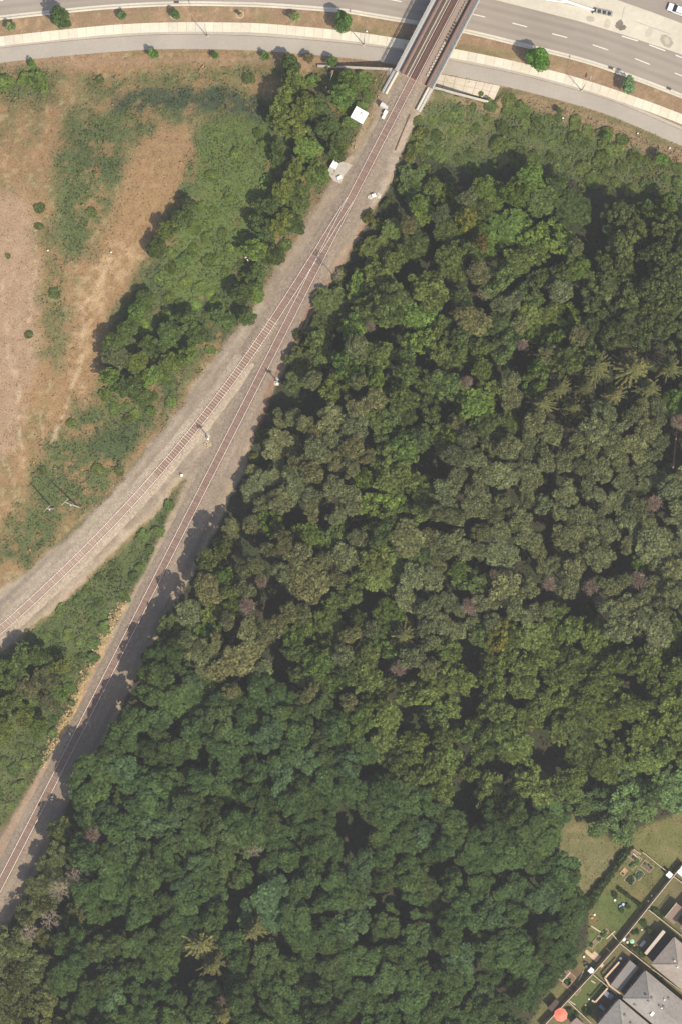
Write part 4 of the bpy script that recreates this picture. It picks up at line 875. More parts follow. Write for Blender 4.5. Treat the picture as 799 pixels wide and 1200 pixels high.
# ---------------------------------------------------------------- boulevard trees
for x, y, r, kind, c, lb in [(71, 21, 13, 'street', (.060, .098, .040), 'large dark green street tree on the boulevard at the upper left'), (402, 26, 12, 'street', (.062, .118, .036), 'green street tree on the boulevard just left of the bridge'), (630, 69, 14.5, 'street', (.070, .150, .030), 'bright green street tree on the boulevard right of the bridge'),
      (13, 31, 5.5, 'young', (.12, .15, .075), 'pale young tree on the boulevard at the far left'), (143, 18.5, 5.5, 'young', (.065, .11, .05), 'young green tree on the boulevard, second from the large dark tree'), (206, 17, 5.5, 'young', (.05, .09, .035), 'small dark young tree in a pale mulch ring near the lamp shadow'), (281, 15.5, 2.6, 'young', (.10, .09, .05), 'tiny sapling in a pale mulch ring on the boulevard'), (347, 19.5, 6.5, 'young', (.12, .15, .07), 'pale grey-green young tree on the boulevard before the bridge'),
      (736, 100, 8.5, 'young', (.09, .15, .085), 'blue-green young tree on the boulevard at the far right'), (180, 63, 6, 'young', (.075, .135, .035), 'young tree below the path, left of the middle one'), (253, 65.5, 4.5, 'young', (.05, .095, .03), 'smallest of three young trees below the path at the upper left'), (311, 65.5, 5, 'young', (.06, .11, .03), 'young tree below the path nearest the scrub'), (38, 75, 4.5, 'young', (.06, .12, .03), 'young tree below the path beside the large bright bush'), (362, 68, 6, 'young', (.10, .085, .05), 'brownish young tree below the path near the wooden posts'), (389, 72, 6.5, 'young', (.06, .10, .035), 'young tree against the left retaining wall'),
      (711, 161, 5.5, 'young', (.07, .12, .035), 'young tree below the path, left one at the right of the photo'), (775, 186, 7.5, 'young', (.07, .12, .035), 'young tree below the path, right one at the right of the photo'), (655, 130, 4, 'young', (.06, .09, .035), 'small young tree below the path with pale debris at its foot')]:
    c = tuple(v*(1.12 if kind == 'street' else 1.35) for v in c)
    grow(kind, 'street_tree' if kind == 'street' else 'young_tree', x, y, r*S/CROWNR[kind]*(1.0 if kind == 'street' else 1.12), c, lb, 'tree', None, zs=(1.0 if kind == 'street' else max(.55, r/6.2)), var=0)
for x, y, r in ((205, 17.5, 5.5), (281.5, 17, 5)):
    z = hz(x, y)+.02; cx, cy = P(x, y, z); b = MB(); n = 18
    V = []; 
    for k in range(n):
        a = 2*math.pi*k/n; V += [(cx+r*S*math.cos(a), cy+r*S*math.sin(a), z), (cx+(r-1.5)*S*math.cos(a), cy+(r-1.5)*S*math.sin(a), z+.05)]
    b.add(V, [(2*k, (2*k+2) % (2*n), (2*k+3) % (2*n), 2*k+1) for k in range(n)]); tag(b.build('mulch_ring', nm('pale_mulch', (.40, .31, .21), .25, 4)), 'pale mulch ring round the %s' % ('dark young tree' if x < 240 else 'tiny sapling'), 'mulch ring')

# ---------------------------------------------------------------- ground cover with depth
def lookup(A, x, y):
    i = np.clip(np.searchsorted(gx, x)-1, 0, nx-1); j = np.clip(np.searchsorted(gy, y)-1, 0, ny-1); return A[j, i]
rg = np.random.default_rng(21)
def cover(name, n, mask, size, lift, lab_seed, up=.5, jit=.9, gain=1.0, tv=.22):
    x = rg.uniform(-76, 76, n); y = rg.uniform(-112, 112, n); k = rg.uniform(size=n) < lookup(mask, x, y); x, y = x[k], y[k]; n = len(x)
    lump = np.clip(fbm(x, y, 2.6, 71+lab_seed, 3)-.42, 0, .4)/.4
    z = height(x, y) + rg.uniform(.02, 1, n)*(lift[0]+lump*(lift[1]-lift[0]))
    p = np.c_[x, y, z]; nn = np.tile([0, 0, up], (n, 1))+rg.normal(size=(n, 3))*jit*.6; nn[:, 2] = np.abs(nn[:, 2])
    V = quads(p, nn, rg.uniform(size[0], size[1], n), rg, 1.7); me = mesh_np(name, V, np.arange(n*4).reshape(-1, 4))
    base = lookup(C, x, y)*gain*np.clip(1+rg.normal(size=n)*tv, .45, 1.8)[:, None]; base = base*(1+rg.normal(size=(n, 3))*.05)
    col_attr(me, 'Col', np.repeat(base, 4, 0)); me.materials.append(attr_mat(name+'_leaves', 'Col', .1, 2, bump=0)); o = link(name, me); o['kind'] = 'stuff'; return n
paved = np.clip(gv*1.2, 0, 1); north = (qy < np.interp(qx, *np.array(PATH).T)+10)
grass_ok = (1-paved)*(1-fm)*(~north); green = np.clip(np.maximum(np.maximum(gmask, mmask), sm_), 0, 1)*grass_ok
houseg = pm(HOUSEG, 2, 0); yardm = pm(YARD, 3, .1)
lawn = np.clip(houseg+yardm+pm(CLEAR, 8, .4)+pm(LAWN2, 6, .4), 0, 1)
green *= (1-lawn)
print('WEEDS', cover('weeds', 230000, np.clip(green*1.1, 0, 1), (.22, .55), (.15, 1.0), 1, gain=1.0))
print('DRY', cover('dry_grass', 150000, np.clip(grass_ok-green*.9, 0, 1)*(1-houseg)*.8, (.15, .40), (.05, .22), 2, gain=1.0))
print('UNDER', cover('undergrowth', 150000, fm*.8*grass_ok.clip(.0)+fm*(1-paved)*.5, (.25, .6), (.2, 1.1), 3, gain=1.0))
for x, y, a, lb in [(715, 79.3, -.33, 'dark drain grate in the gutter left of the blue-green young tree'), (783, 103.5, -.42, 'dark drain grate in the gutter near the right edge'), (207, 2.2, 0, 'dark drain grate in the gutter at the upper left')]:
    gx_, gy_ = P(x, y, 0); t = thing('drain_grate', lb, 'drain', (gx_, gy_, .01), a); MB().box((0, 0, 0), (1.1, .55, .03)).build('frame', DARKM, t)
    for k in range(6): MB().box((-.42+k*.17, 0, .022), (.06, .42, .02)).build('bar', RUSTR, t)
# ---------------------------------------------------------------- railway furniture
CRE = nm('cream_roof', (.78, .76, .72), .06, 1.5, rough=.6); GREYB = nm('grey_cabinet_paint', (.46, .46, .44), .1, 2, rough=.6); WOOD = nm('weathered_wood', (.30, .21, .14), .25, 4); WOODP = nm('pale_wood', (.50, .37, .25), .2, 4)
def boxpts(a, b, c, d, z): return [P(x, y, z) for x, y in (a, b, c, d)]
gz = hz(421, 136); t = thing('equipment_hut', 'white flat-roofed equipment hut in the bushes left of the track near the bridge', 'hut', G(421, 136))
iv = Matrix.Translation(-Vector(t.location))
A = boxpts((417.5, 124.2), (432, 132.5), (424.5, 145.4), (410.2, 137.2), gz+2.6); cx = sum(p[0] for p in A)/4; cy = sum(p[1] for p in A)/4
ins = lambda k, pts=A, c=(cx, cy): [(c[0]+(p[0]-c[0])*k, c[1]+(p[1]-c[1])*k) for p in pts]
for o in (MB().prism(ins(.93), gz-1, gz+2.45).build('wall', nm('hut_wall', (.40, .37, .33), .1, 2), t), MB().prism(A, gz+2.455, gz+2.62).build('roof', CRE, t), MB().prism([tuple(np.array(A[0])*.52+np.array(A[1])*.48), tuple(np.array(A[0])*.48+np.array(A[1])*.52), tuple(np.array(A[3])*.48+np.array(A[2])*.52), tuple(np.array(A[3])*.52+np.array(A[2])*.48)], gz+2.621, gz+2.68).build('roof_seam', GREYB, t), MB().box((cx+.5, cy+.3, gz+2.75), (.45, .4, .26), .5).build('roof_vent', GREYB, t),
          MB().prism([ins(.95)[2], ins(.95)[1], ins(.90)[1], ins(.90)[2]], gz+.1, gz+2.1).build('door', GREYB, t)): o.matrix_local = iv
def cabinet(name, px, py, w_, d_, h_, rz, m, lab, cat):
    g = G(px, py); t = thing(name, lab, cat, g, rz)
    MB().box((0, 0, .06), (w_+.2, d_+.2, .5)).build('plinth', CONC2, t); MB().box((0, 0, .31+h_/2), (w_, d_, h_)).build('body', m, t); MB().box((0, 0, .34+h_), (w_+.12, d_+.12, .06)).build('lid', m, t)
    MB().box((w_/2+.012, 0, .3+h_*.5), (.02, d_*.8, h_*.8)).build('door', m, t); MB().box((w_/2+.04, d_*.25, .3+h_*.5), (.04, .04, .18)).build('handle', DARKM, t); return t
RZ = math.atan2(.5, .87)
cabinet('relay_box', 448, 124.5, .9, .8, 1.3, -.52, GREYB, 'grey relay box beside the left end of the bridge parapet', 'cabinet')
cabinet('relay_box', 451.5, 126, .75, .5, .8, -.52, GREYB, 'low grey box touching the relay box by the bridge parapet', 'cabinet')
cabinet('signal_cabinet', 451.3, 132.5, .55, .85, .7, -.5, WHITE, 'upper of two small white cabinets between hut and track', 'cabinet')
cabinet('signal_cabinet', 449, 137.5, .5, .6, .5, -.5, WHITE, 'lower of two small white cabinets between hut and track', 'cabinet')
MB().prism([P(x, y, 5.4) for x, y in [(391.5, 187), (397.5, 188.5), (408, 191.5), (413, 193.5), (403, 206), (399, 215.5), (391, 212), (385.5, 205), (384.5, 199)]], 4.2, hz(398, 198)+.22).build('concrete_pad', nm('pad_concrete', (.40, .36, .30), .2, 1.2, fine=.15), None, kind='structure')
zp = hz(398, 198)+.2
o = MB().prism([P(x, y, zp) for x, y in [(391, 188), (397.5, 190), (393.5, 198.5), (386.5, 195.5)]], zp-.1, zp+.35).build('white_slab', WHITE); tag(o, 'white slab lying on the concrete pad left of the track', 'slab')
o = MB().box((*P(386, 203, zp), zp+.06), (1.0, .5, .3), .4).box((*P(390, 206, zp), zp+.08), (.5, .4, .3), 1).build('dummy', CONC2) if False else None
cabinet('switch_machine', 397.8, 208.5, .8, .5, .4, .5, WHITE, 'white switch box on the concrete pad left of the track', 'switch machine')
cabinet('signal_cabinet', 437.7, 229.5, .7, .55, .6, .3, WHITE, 'white box on rubble at the right ballast edge', 'cabinet')
def tri(m, pts, z, nme, lab, cat): o = MB().prism([P(x, y, z) for x, y in pts], z-.25, z).build(nme, m); tag(o, lab, cat)
for (x, y, r, lab) in [(434, 230.5, 2.4, 'left heap of pale rubble beside the white box right of the track'), (443, 229.5, 2.6, 'right heap of pale rubble beside the white box right of the track'), (244, 521, 3.6, 'heap of yellow sand at the foot of the branch track signal'), (324.5, 449, 2.2, 'pale concrete rubble at the foot of the main track signal')]:
    gx_, gy_, gz_ = G(x, y); b = MB(); rr = random.Random(int(x))
    for k in range(34):
        a = rr.uniform(0, 6.28); q = r*S*math.sqrt(rr.random())*1.2; s_ = rr.uniform(.14, .34); b.box((gx_+q*math.cos(a), gy_+q*math.sin(a), gz_+.1+.25*max(0, 1-q/(r*S))), (s_, s_*.8, s_*.7), rr.uniform(0, 3))
    o = b.build('rubble_heap', nm('sand_yellow', (.46, .36, .22), .2, 3) if x == 244 else nm('pale_rubble', (.50, .45, .37), .2, 3)); tag(o, lab, 'rubble'); o['kind'] = 'stuff'
def signal(px, py, lab, h=5.6):
    g = G(px, py); t = thing('railway_signal', lab, 'signal', g, math.atan2(-.77, -.64))
    MB().box((0, 0, .15), (.7, .7, .6)).build('base', CONC2, t); MB().tube([(0, 0, .2), (0, 0, h)], .07, 8).build('mast', GALV, t)
    hd = MB().box((0, 0, h-.7), (.16, .62, 1.25)).build('signal_head', DARKM, t)
    for k in range(3):
        MB().tube([(.08, 0, h-.35-k*.36), (.34, 0, h-.33-k*.36)], .13, 8, False).build('hood', DARKM, hd); MB().tube([(.075, 0, h-.35-k*.36), (.10, 0, h-.35-k*.36)], .10, 8).build('lens', GLASS, hd)
    lad = MB()
    for dy in (-.16, .16): lad.tube([(-.22, dy, .4), (-.22, dy, h-.5)], .022, 4)
    for k in range(12): lad.box((-.22, 0, .7+k*.36), (.03, .32, .03))
    lad.build('ladder', GALV, t, kind='stuff'); MB().box((-.25, 0, h-1.5), (.5, .7, .05)).build('platform', GALV, t)
    MB().box((.35, .45, .45), (.4, .35, .8)).build('junction_box', WHITE, t); return t
signal(243.8, 511.5, 'railway signal mast beside the branch track, throwing a thin shadow across it'); signal(324.5, 446.5, 'railway signal mast beside the main track at the edge of the wood')
cabinet('marker_box', 213.5, 557, .35, .35, .45, 0, WHITE, 'small white box at the tip of the green strip between tracks', 'marker')
def upole(px, py, h, lab, lean=(0, 0), arms=1):
    g = G(px, py); t = thing('utility_pole', lab, 'utility pole', g)
    MB().tube([(0, 0, -.5), (lean[0]*.5, lean[1]*.5, h*.5), (lean[0], lean[1], h)], [.17, .15, .11], 8).build('pole', nm('grey_pole_wood', (.42, .38, .33), .15, 4), t)
    c = MB().box((lean[0], lean[1], h-.6), (2.0, .12, .14), .8).build('crossarm', WOOD, t); k = MB()
    for d in (-.85, -.4, .4, .85): MB().tube([(lean[0]+d*.697, lean[1]+d*.717, h-.55), (lean[0]+d*.697, lean[1]+d*.717, h-.32)], [.05, .035], 6).build('insulator', WHITE, c)
    MB().tube([(lean[0]*.62+.2, lean[1]*.62-.22, h*.66), (lean[0]*.62+.2, lean[1]*.62-.22, h*.66+.9)], .2, 8).build('transformer', GALV, t); return t
upole(62.5, 596, 11.5, 'left one of two utility poles at the edge of the dry field'); upole(93.3, 594.5, 9.5, 'right one of two utility poles, leaning towards the dry field', (-2.1, 1.1))
LAMPM = nm('dull_lamp_paint', (.24, .20, .165), .1, 3)
def lamp(px, py, az, lab):
    g = G(px, py); t = thing('street_lamp', lab, 'street lamp', g, az)
    MB().tube([(0, 0, 0), (0, 0, 4), (0, 0, 7.9)], [.10, .08, .05], 8).build('pole', LAMPM, t); MB().box((0, 0, .08), (.45, .45, .3)).build('base', CONC2, t)
    MB().tube([(0, 0, 7.5), (.8, 0, 8.1), (3.2, 0, 8.3)], [.035, .03, .025], 6).build('arm', LAMPM, t); MB().box((3.45, 0, 8.29), (.65, .22, .12), 0, .8).build('lamp_head', LAMPM, t)
lamp(243.5, 42.5, R(97), 'street lamp on the pavement at the upper left with a long thin shadow'); lamp(426.3, 52.5, R(80), 'street lamp beside the bridge, its shadow meeting the green street tree'); lamp(681, 106, R(74), 'street lamp on the pavement right of the bright green street tree')
def post(px, py, h, lab, nme='marker_post'):
    g = G(px, py); t = thing(nme, lab, 'post', g, .4); MB().box((0, 0, h/2), (.12, .12, h)).build('post', WHITE, t); MB().box((0, 0, h+.05), (.30, .24, .12)).build('cap', WHITE, t)
for x, y, lab in [(609.7, 119.5, 'white marker post right of the paved apron'), (659, 139, 'white marker post below the path beside the small young tree'), (746.5, 157, 'white marker post between the two young trees below the path'), (784, 174, 'white marker post near the right end of the path'), (429.5, 37.5, 'white marker post on the boulevard left of the bridge'), (57, 294, 'white marker post in the green limb of the field arch'),
                  (131, 296, 'white marker post where the pale field trails meet'), ]: post(x, y, .6, lab)
g = G(690.5, 93.5); t = thing('road_sign', 'white road sign on a post at the boulevard right of the bright tree', 'sign', g, 1.2); MB().tube([(0, 0, 0), (0, 0, 2.3)], .035, 6).build('post', GALV, t); MB().box((0, 0, 1.95), (.9, .04, .75)).build('panel', WHITE, t)
g = G(382.5, 107); t = thing('wooden_post', 'brown wooden post with a red-brown box in the scrub by the bridge', 'post', g); MB().tube([(0, 0, -.3), (0, 0, 6.0)], [.12, .09], 7).build('post', WOOD, t); MB().box((-.25, .2, .45), (1.7, .35, .7), -.75).build('box', RUST, t)
g = G(386.5, 95.5); t = thing('crossing_sign', 'pale leaning sign post with a dark head below the left retaining wall', 'sign post', g); MB().tube([(0, 0, 0), (.7, 1.6, 3.0)], .09, 7).build('post', CONC, t); MB().box((.55, 1.6, 2.9), (.7, .4, .35), .9).build('head', RUST, t)
# litter of pale fallen boards in the scrub
for i, (x, y, a) in enumerate([(289, 303, .4), (293, 300, 1.2), (291, 306, 2.1)]):
    g = G(x, y); tag(MB().box((g[0], g[1], g[2]+2.4), (.5, .25, .1), a).build('sheet', CONC), ['left', 'upper', 'lower'][i]+' one of three small pale scraps lying in the scrub belt', 'sheet')

# ---------------------------------------------------------------- median barrier, crash cushion, car
def along(pts, prof, nme, m, parent=None): return sweep(nme, np.array([P(x, y, .2) for x, y in pts]), prof, m, parent)
t = thing('median_barrier', 'long white concrete barrier on the median ending at the crash cushion', 'barrier')
BP = [(600, -22), (640, -6), (663, 1.5), (680, 7.2), (696, 12.6)]
for i in range(4):
    a, b = np.array(BP[i]), np.array(BP[i+1]); e = (b-a)/np.linalg.norm(b-a)*.08
    along([tuple(a+e), tuple(b-e)], [(-.30, .12), (-.30, .2), (-.16, .45), (-.10, .95), (.10, .95), (.16, .45), (.30, .2), (.30, .12)], 'block', WHITE, t)
along([(600, -26), (640, .2), (666, 3.4)], [(-.16, .12), (-.12, .7), (.12, .7), (.16, .12)], 'spur', WHITE, t)
t = thing('crash_cushion', 'dark ribbed crash cushion at the end of the median barrier', 'crash cushion'); e = np.array([717.5, 17.0])-np.array([697, 12.4])
for i in range(7):
    p = np.array([697, 12.4])+e*(i+.5)/7; x, y = P(*p, .6); MB().box((x, y, .55), (.34, .75, .85), math.atan2(-e[1], e[0])).build('module', DARKM if i % 2 else nm('grey_module', (.30, .29, .27), .2, 3), t)
for d in (-.42, .42): along([(696.5, 12.3), (717.5, 17.0)], [(d-.04, .5), (d-.04, .8), (d+.04, .8), (d+.04, .5)], 'side_rail', GALV, t)
along([(693.5, 15.8), (698, 10.0)], [(-.06, .12), (-.06, 1.0), (.06, 1.0), (.06, .12)], 'back_plate', DARKM, t)
def car(px, py, az, lab):
    x, y = P(px, py, .8); t = thing('parked_car' if False else 'car', lab, 'car', (x, y, 0), az)
    def loft(secs, nme, m, par):
        b = MB(); V = []; n = 8
        for (xx, hw, z0, z1) in secs:
            V += [(xx, -hw, z0), (xx, -hw*1.0, (z0+z1)/2), (xx, -hw*.92, z1-.06), (xx, -hw*.75, z1), (xx, hw*.75, z1), (xx, hw*.92, z1-.06), (xx, hw, (z0+z1)/2), (xx, hw, z0)]
        F = [(i*n+k, i*n+(k+1) % n, (i+1)*n+(k+1) % n, (i+1)*n+k) for i in range(len(secs)-1) for k in range(n)] + [tuple(range(n)), tuple(range((len(secs)-1)*n, len(secs)*n))[::-1]]
        b.add(V, F); me = b.mesh(nme); fix_normals(me); return link(nme, me, m, par)
    CP = nm('white_car_paint', (.80, .80, .79), .02, 1, rough=.3, spec=.5)
    bd = loft([(-2.35, .70, .38, .72), (-2.2, .84, .28, .86), (-1.0, .91, .26, .98), (1.0, .91, .26, 1.0), (2.1, .88, .28, .98), (2.35, .78, .36, .86)], 'body', CP, t)
    gl = loft([(-1.25, .80, .96, 1.0), (-.55, .76, .96, 1.44), (1.35, .76, .96, 1.46), (2.0, .74, .96, 1.02)], 'windows', GLASS, t)
    loft([(-.42, .66, 1.40, 1.52), (.4, .68, 1.44, 1.57), (1.25, .66, 1.42, 1.53)], 'roof', CP, t)
    for sx in (-1.45, 1.4):
        for sy in (-.84, .84):
            w_ = MB().tube([(sx, sy-.11, .34), (sx, sy+.11, .34)], .34, 16).build('wheel', DARKM, t); MB().tube([(sx, sy-.125, .34), (sx, sy+.125, .34)], .2, 10).build('rim', GALV, w_)
    for sy in (-.62, .62):
        MB().box((-2.24, sy, .70), (.16, .36, .14)).build('headlight', nm('lamp_glass', (.7, .7, .7), .05, 2, rough=.1), t); MB().box((2.27, sy, .78), (.14, .3, .18)).build('tail_light', nm('red_lamp', (.4, .02, .02), .05, 2, rough=.2), t)
        MB().box((-.55, sy*1.55, 1.04), (.16, .14, .12)).build('mirror', CP, t)
    MB().box((-2.36, 0, .45), (.10, 1.4, .22)).build('bumper', DARKM, t); return t
car(794.5, 11.5, math.atan2(-.35, .94), 'white car on the far carriageway at the top right corner')

# ---------------------------------------------------------------- gardens and houses at the lower right
FENM = nm('fence_board', (.40, .31, .23), .2, 4); FENT = nm('fence_cap', (.52, .43, .33), .12, 3)
def fence(a, b, h, lab, m=FENM, board=.30, posts=2.4):
    pa, pb = np.array(P(*a, ZG+h*.9)), np.array(P(*b, ZG+h*.9)); L = np.linalg.norm(pb-pa); an = math.atan2(*(pb-pa)[::-1]); g = float(height(*pa))
    t = thing('fence', lab, 'fence', (*pa, g), an); n = max(2, int(L/board)); n = min(n, 290); w_ = L/n; key = (round(w_, 3), h, m.name)
    me = fence.c.get(key)
    if me is None: me = MB().box((0, 0, 0), (w_*.94, .025, h-.12)).mesh('board'); me.materials.append(m); fence.c[key] = me
    for i in range(n): o = link('board', me, None, t); o.location = ((i+.5)*w_, 0, h/2+rt.uniform(-.02, .02)); o.rotation_euler = (0, 0, rt.uniform(-.02, .02))
    k = max(1, round(L/posts))
    for i in range(k+1): MB().box((L*i/k, -.08, h/2), (.11, .11, h+.12)).build('post', m, t)
    MB().box((L/2, 0, h+.02), (L, .13, .05)).build('cap_rail', FENT, t); MB().box((L/2, -.035, h*.3), (L, .045, .09)).build('rail', m, t); return t
fence.c = {}
fence((800, 1012.5), (725.8, 1105), 2.2, 'tall board fence behind the upper gardens, throwing a dark shadow on the plots'); fence((725.3, 1105.6), (693.9, 1141.3), 2.2, 'tall board fence behind the middle garden with the pale decking'); fence((693.5, 1141.8), (635, 1204), 2.2, 'tall board fence behind the lawn and the red parasol')
fence((788.9, 1027.2), (806, 1040), 1.6, 'short pale fence by the white garden shed roof at the right edge'); fence((759.8, 1066.3), (804, 1101), 1.5, 'side fence between the brown roof and the vegetable garden'); fence((726.2, 1105.8), (762, 1134), 1.5, 'side fence between the vegetable garden and the grey extension'); fence((694.5, 1142), (722, 1165), 1.5, 'side fence between the mown lawn and the pale deck'); fence((665, 1173.2), (692, 1199), 1.4, 'side fence between the mown lawn and the red parasol')
fence((716, 1093.5), (725, 1104.5), 1.0, 'low fence across the end of the striped vegetable beds'); fence((752.5, 998.5), (783, 1023), 1.1, 'low brown fence along the upper edge of the garden plots', WOOD); fence((738.3, 992.5), (750, 1001), 1.0, 'short fence at the upper tip of the garden plots', WOOD)
fence((763, 1135), (800, 1163), 1.4, 'fence in the grass gap between the two grey-roofed houses', WOOD)
SHG = nm('grey_shingle', (.275, .252, .225), .22, 1.6, rough=.95, bump=.3, bscale=4, fine=.18); SHB = nm('brown_shingle', (.315, .268, .225), .22, 1.6, rough=.95, bump=.3, bscale=4, fine=.18); BRK = nm('brick_wall', (.30, .19, .14), .15, 3); RFB = nm('brown_deck_boards', (.235, .165, .13), .15, 2); DKD = nm('dark_deck', (.075, .052, .045), .2, 3); GRF = nm('grey_felt_roof', (.20, .185, .175), .12, 2, fine=.12)
UU = np.array([-.64, -.768]); UU /= np.linalg.norm(UU); VV = np.array([UU[1]*-1, UU[0]])*1.0   # world axes: UU towards lower left, VV towards lower right
if VV[0] < 0: VV = -VV
def house(c0, c1, L, ze, rise, m, lab, vents, nm_='house', second=None):
    """c0, c1: photo pixels of the two eave corners facing the wood; L: depth away from them"""
    A = np.array(P(*c0, ze)); B = np.array(P(*c1, ze)); W = np.linalg.norm(B-A); u = (B-A)/W; v = np.array([-u[1], u[0]]); v = v if v[0] > 0 else -v
    t = thing(nm_, lab, 'house', (*((A+B)/2), ZG)); iv = Matrix.Translation(-Vector(t.location)); i_ = .35
    def pt(a, b, z): q = A+u*a+v*b; return (float(q[0]), float(q[1]), z)
    k = MB().prism([pt(i_, i_, 0)[:2], pt(W-i_, i_, 0)[:2], pt(W-i_, L-i_, 0)[:2], pt(i_, L-i_, 0)[:2]], ZG-.6, ze-.12).build('wall', BRK, t); k.matrix_local = iv
    h = W/2; b = MB(); zr = ze+rise; R0, R1 = pt(h, h, zr), pt(h, L-h, zr); e = [pt(0, 0, ze), pt(W, 0, ze), pt(W, L, ze), pt(0, L, ze)]; lo = [(p[0], p[1], ze-.18) for p in e]
    b.add(e+[R0, R1]+lo, [(0, 1, 4), (1, 2, 5, 4), (2, 3, 5), (3, 0, 4, 5), (0, 6, 7, 1), (1, 7, 8, 2), (2, 8, 9, 3), (3, 9, 6, 0), (9, 8, 7, 6)]); me = b.mesh('roof'); fix_normals(me); rf = link('roof', me, m, t); rf.matrix_local = iv
    cp = MB()
    for p, q in ((e[0], R0), (e[1], R0), (R0, R1), (e[2], R1), (e[3], R1)): cp.tube([(p[0], p[1], p[2]+.02), (q[0], q[1], q[2]+.02)], .07, 5)
    k = cp.build('ridge_caps', m, rf, kind='stuff'); 
    for f0, f1 in ((0, 1), (1, 2), (3, 0)):
        p, q = np.array(e[f0]), np.array(e[f1]); out = {0: -v, 1: u, 3: -u}[f0]*.07; gq = MB().tube([(p[0]+out[0], p[1]+out[1], ze-.1), (q[0]+out[0], q[1]+out[1], ze-.1)], .06, 6).build('gutter', nm('dull_gutter', (.36, .33, .30), .15, 3), t); gq.matrix_local = iv
    for a in (.25, .7):
        for z in (ZG+1.2, ZG+3.7):
            if z+1.2 > ze-.4: continue
            w_ = MB().box((*pt(W*a, i_-.03, 0)[:2], z+.6), (1.5, .10, 1.25), math.atan2(u[1], u[0])).build('window', WHITE, t); w_.matrix_local = iv
            MB().box((*pt(W*a, i_-.09, 0)[:2], z+.6), (1.3, .04, 1.05), math.atan2(u[1], u[0])).build('pane', GLASS, w_)
    for (vx, vy, kind) in vents:
        x, y = P(vx, vy, ze+rise*.6); q = np.array([x, y])-A; a_, b_ = q@u, q@v; zz = ze+rise*min(a_, W-a_, b_, L-b_)/h
        if kind == 's': o = MB().box((x, y, zz+.08), (1.25, .55, .28), math.atan2(v[1], v[0])+1.62).build('skylight', WHITE, rf)
        elif kind == 'v': o = MB().box((x, y, zz+.12), (.42, .42, .4), math.atan2(u[1], u[0])).build('vent', nm('grey_vent', (.16, .15, .14), .2, 3), rf)
        else: o = MB().tube([(x, y, zz-.1), (x, y, zz+.5)], .14, 8).build('flue', WHITE, rf)
    return t
house((756, 1138), (729.3, 1170), 17, ZG+5.6, 2.6, SHG, 'large grey shingle-roofed house with vents and a skylight, second from the right edge', [(756.5, 1166, 'v'), (762.7, 1168.5, 'v'), (759, 1172.3, 'v'), (764.5, 1187.8, 's'), (778, 1171.5, 'p'), (783.5, 1170.5, 'v'), (771.5, 1178, 'v'), (774, 1180, 'p'), (776.5, 1179, 'v'), (744, 1178.5, 'v')])
house((789.6, 1098.8), (763.3, 1130), 17, ZG+5.6, 2.6, SHB, 'brown shingle-roofed house at the right edge beside the vegetable garden', [(789.5, 1125.5, 'p'), (792.5, 1132.5, 'p')])
house((725, 1171.5), (698, 1203.5), 17, ZG+5.6, 2.4, SHG, 'grey-roofed house at the bottom edge behind the dark deck', [(732, 1190, 'v'), (738.8, 1199, 'v')])
house((824, 1055), (797, 1087), 16, ZG+5.6, 2.4, nm('pink_shingle', (.30, .22, .19), .15, 2), 'pinkish brown roofed house just cut by the right edge', [])
def slab_roof(pts, z, th, m, nme, lab, cat, wall=None, edge=None):
    q = [P(x, y, z) for x, y in pts]; cx = sum(p[0] for p in q)/4; cy = sum(p[1] for p in q)/4; t = thing(nme, lab, cat, (cx, cy, ZG)); iv = Matrix.Translation(-Vector(t.location))
    k = MB().prism(q, z-th, z).build('roof' if wall else 'platform', m, t); k.matrix_local = iv; sh_ = [(cx+(p[0]-cx)*.94, cy+(p[1]-cy)*.94) for p in q]
    if wall: k = MB().prism(sh_, ZG-.3, z-th-.005).build('wall', wall, t); k.matrix_local = iv
    else:
        for p in sh_: k = MB().box((p[0], p[1], (ZG+z-th)/2-.1), (.14, .14, z-th-ZG+.19)).build('leg', WOOD, t); k.matrix_local = iv
    return t, iv, q
def deck_boards(t, iv, q, z, m, n):
    a, b, c, d = [np.array(p) for p in q]; e = .004
    for i in range(n):
        u0, u1 = i/n+e, (i+1)/n-e; k = MB().prism([tuple(a+(b-a)*u0), tuple(a+(b-a)*u1), tuple(d+(c-d)*u1), tuple(d+(c-d)*u0)], z+.004, z+.035).build('plank', m, t); k.matrix_local = iv
def rails(t, iv, pts, z, m, wd=.32, h=.95):
    for a, b in zip(pts[:-1], pts[1:]):
        pa, pb = np.array(P(*a, z+h)), np.array(P(*b, z+h)); L = np.linalg.norm(pb-pa); an = math.atan2(*(pb-pa)[::-1]); c = (pa+pb)/2
        k = MB().box((*c, z+h), (L, wd, .07), an).build('top_rail', m, t); k.matrix_local = iv; bb = MB(); n = int(L/.4)
        for i in range(n+1): p = pa+(pb-pa)*i/n; bb.box((*p, z+h/2), (.10, .10, h-.08), an)
        k = bb.build('balusters', m, t, kind='stuff'); k.matrix_local = iv
slab_roof([(737.5, 1125.3), (747.8, 1134), (726.3, 1161.3), (714.8, 1154.5)], ZG+3.0, .2, GRF, 'house_extension', 'grey flat-roofed extension in front of the large grey house', 'extension', BRK)
t, iv, q = slab_roof([(725, 1127.8), (735, 1123.6), (714.5, 1153), (708.5, 1146.3)], ZG+1.0, .12, DKD, 'deck', 'dark brown deck with a pale wood rim beside the grey extension', 'deck'); deck_boards(t, iv, q, ZG+1.0, DKD, 9); rails(t, iv, [(725, 1127.5), (708.3, 1146), (713.5, 1155), (726.5, 1164.5)], ZG+1.0, WOODP, .38, .75)
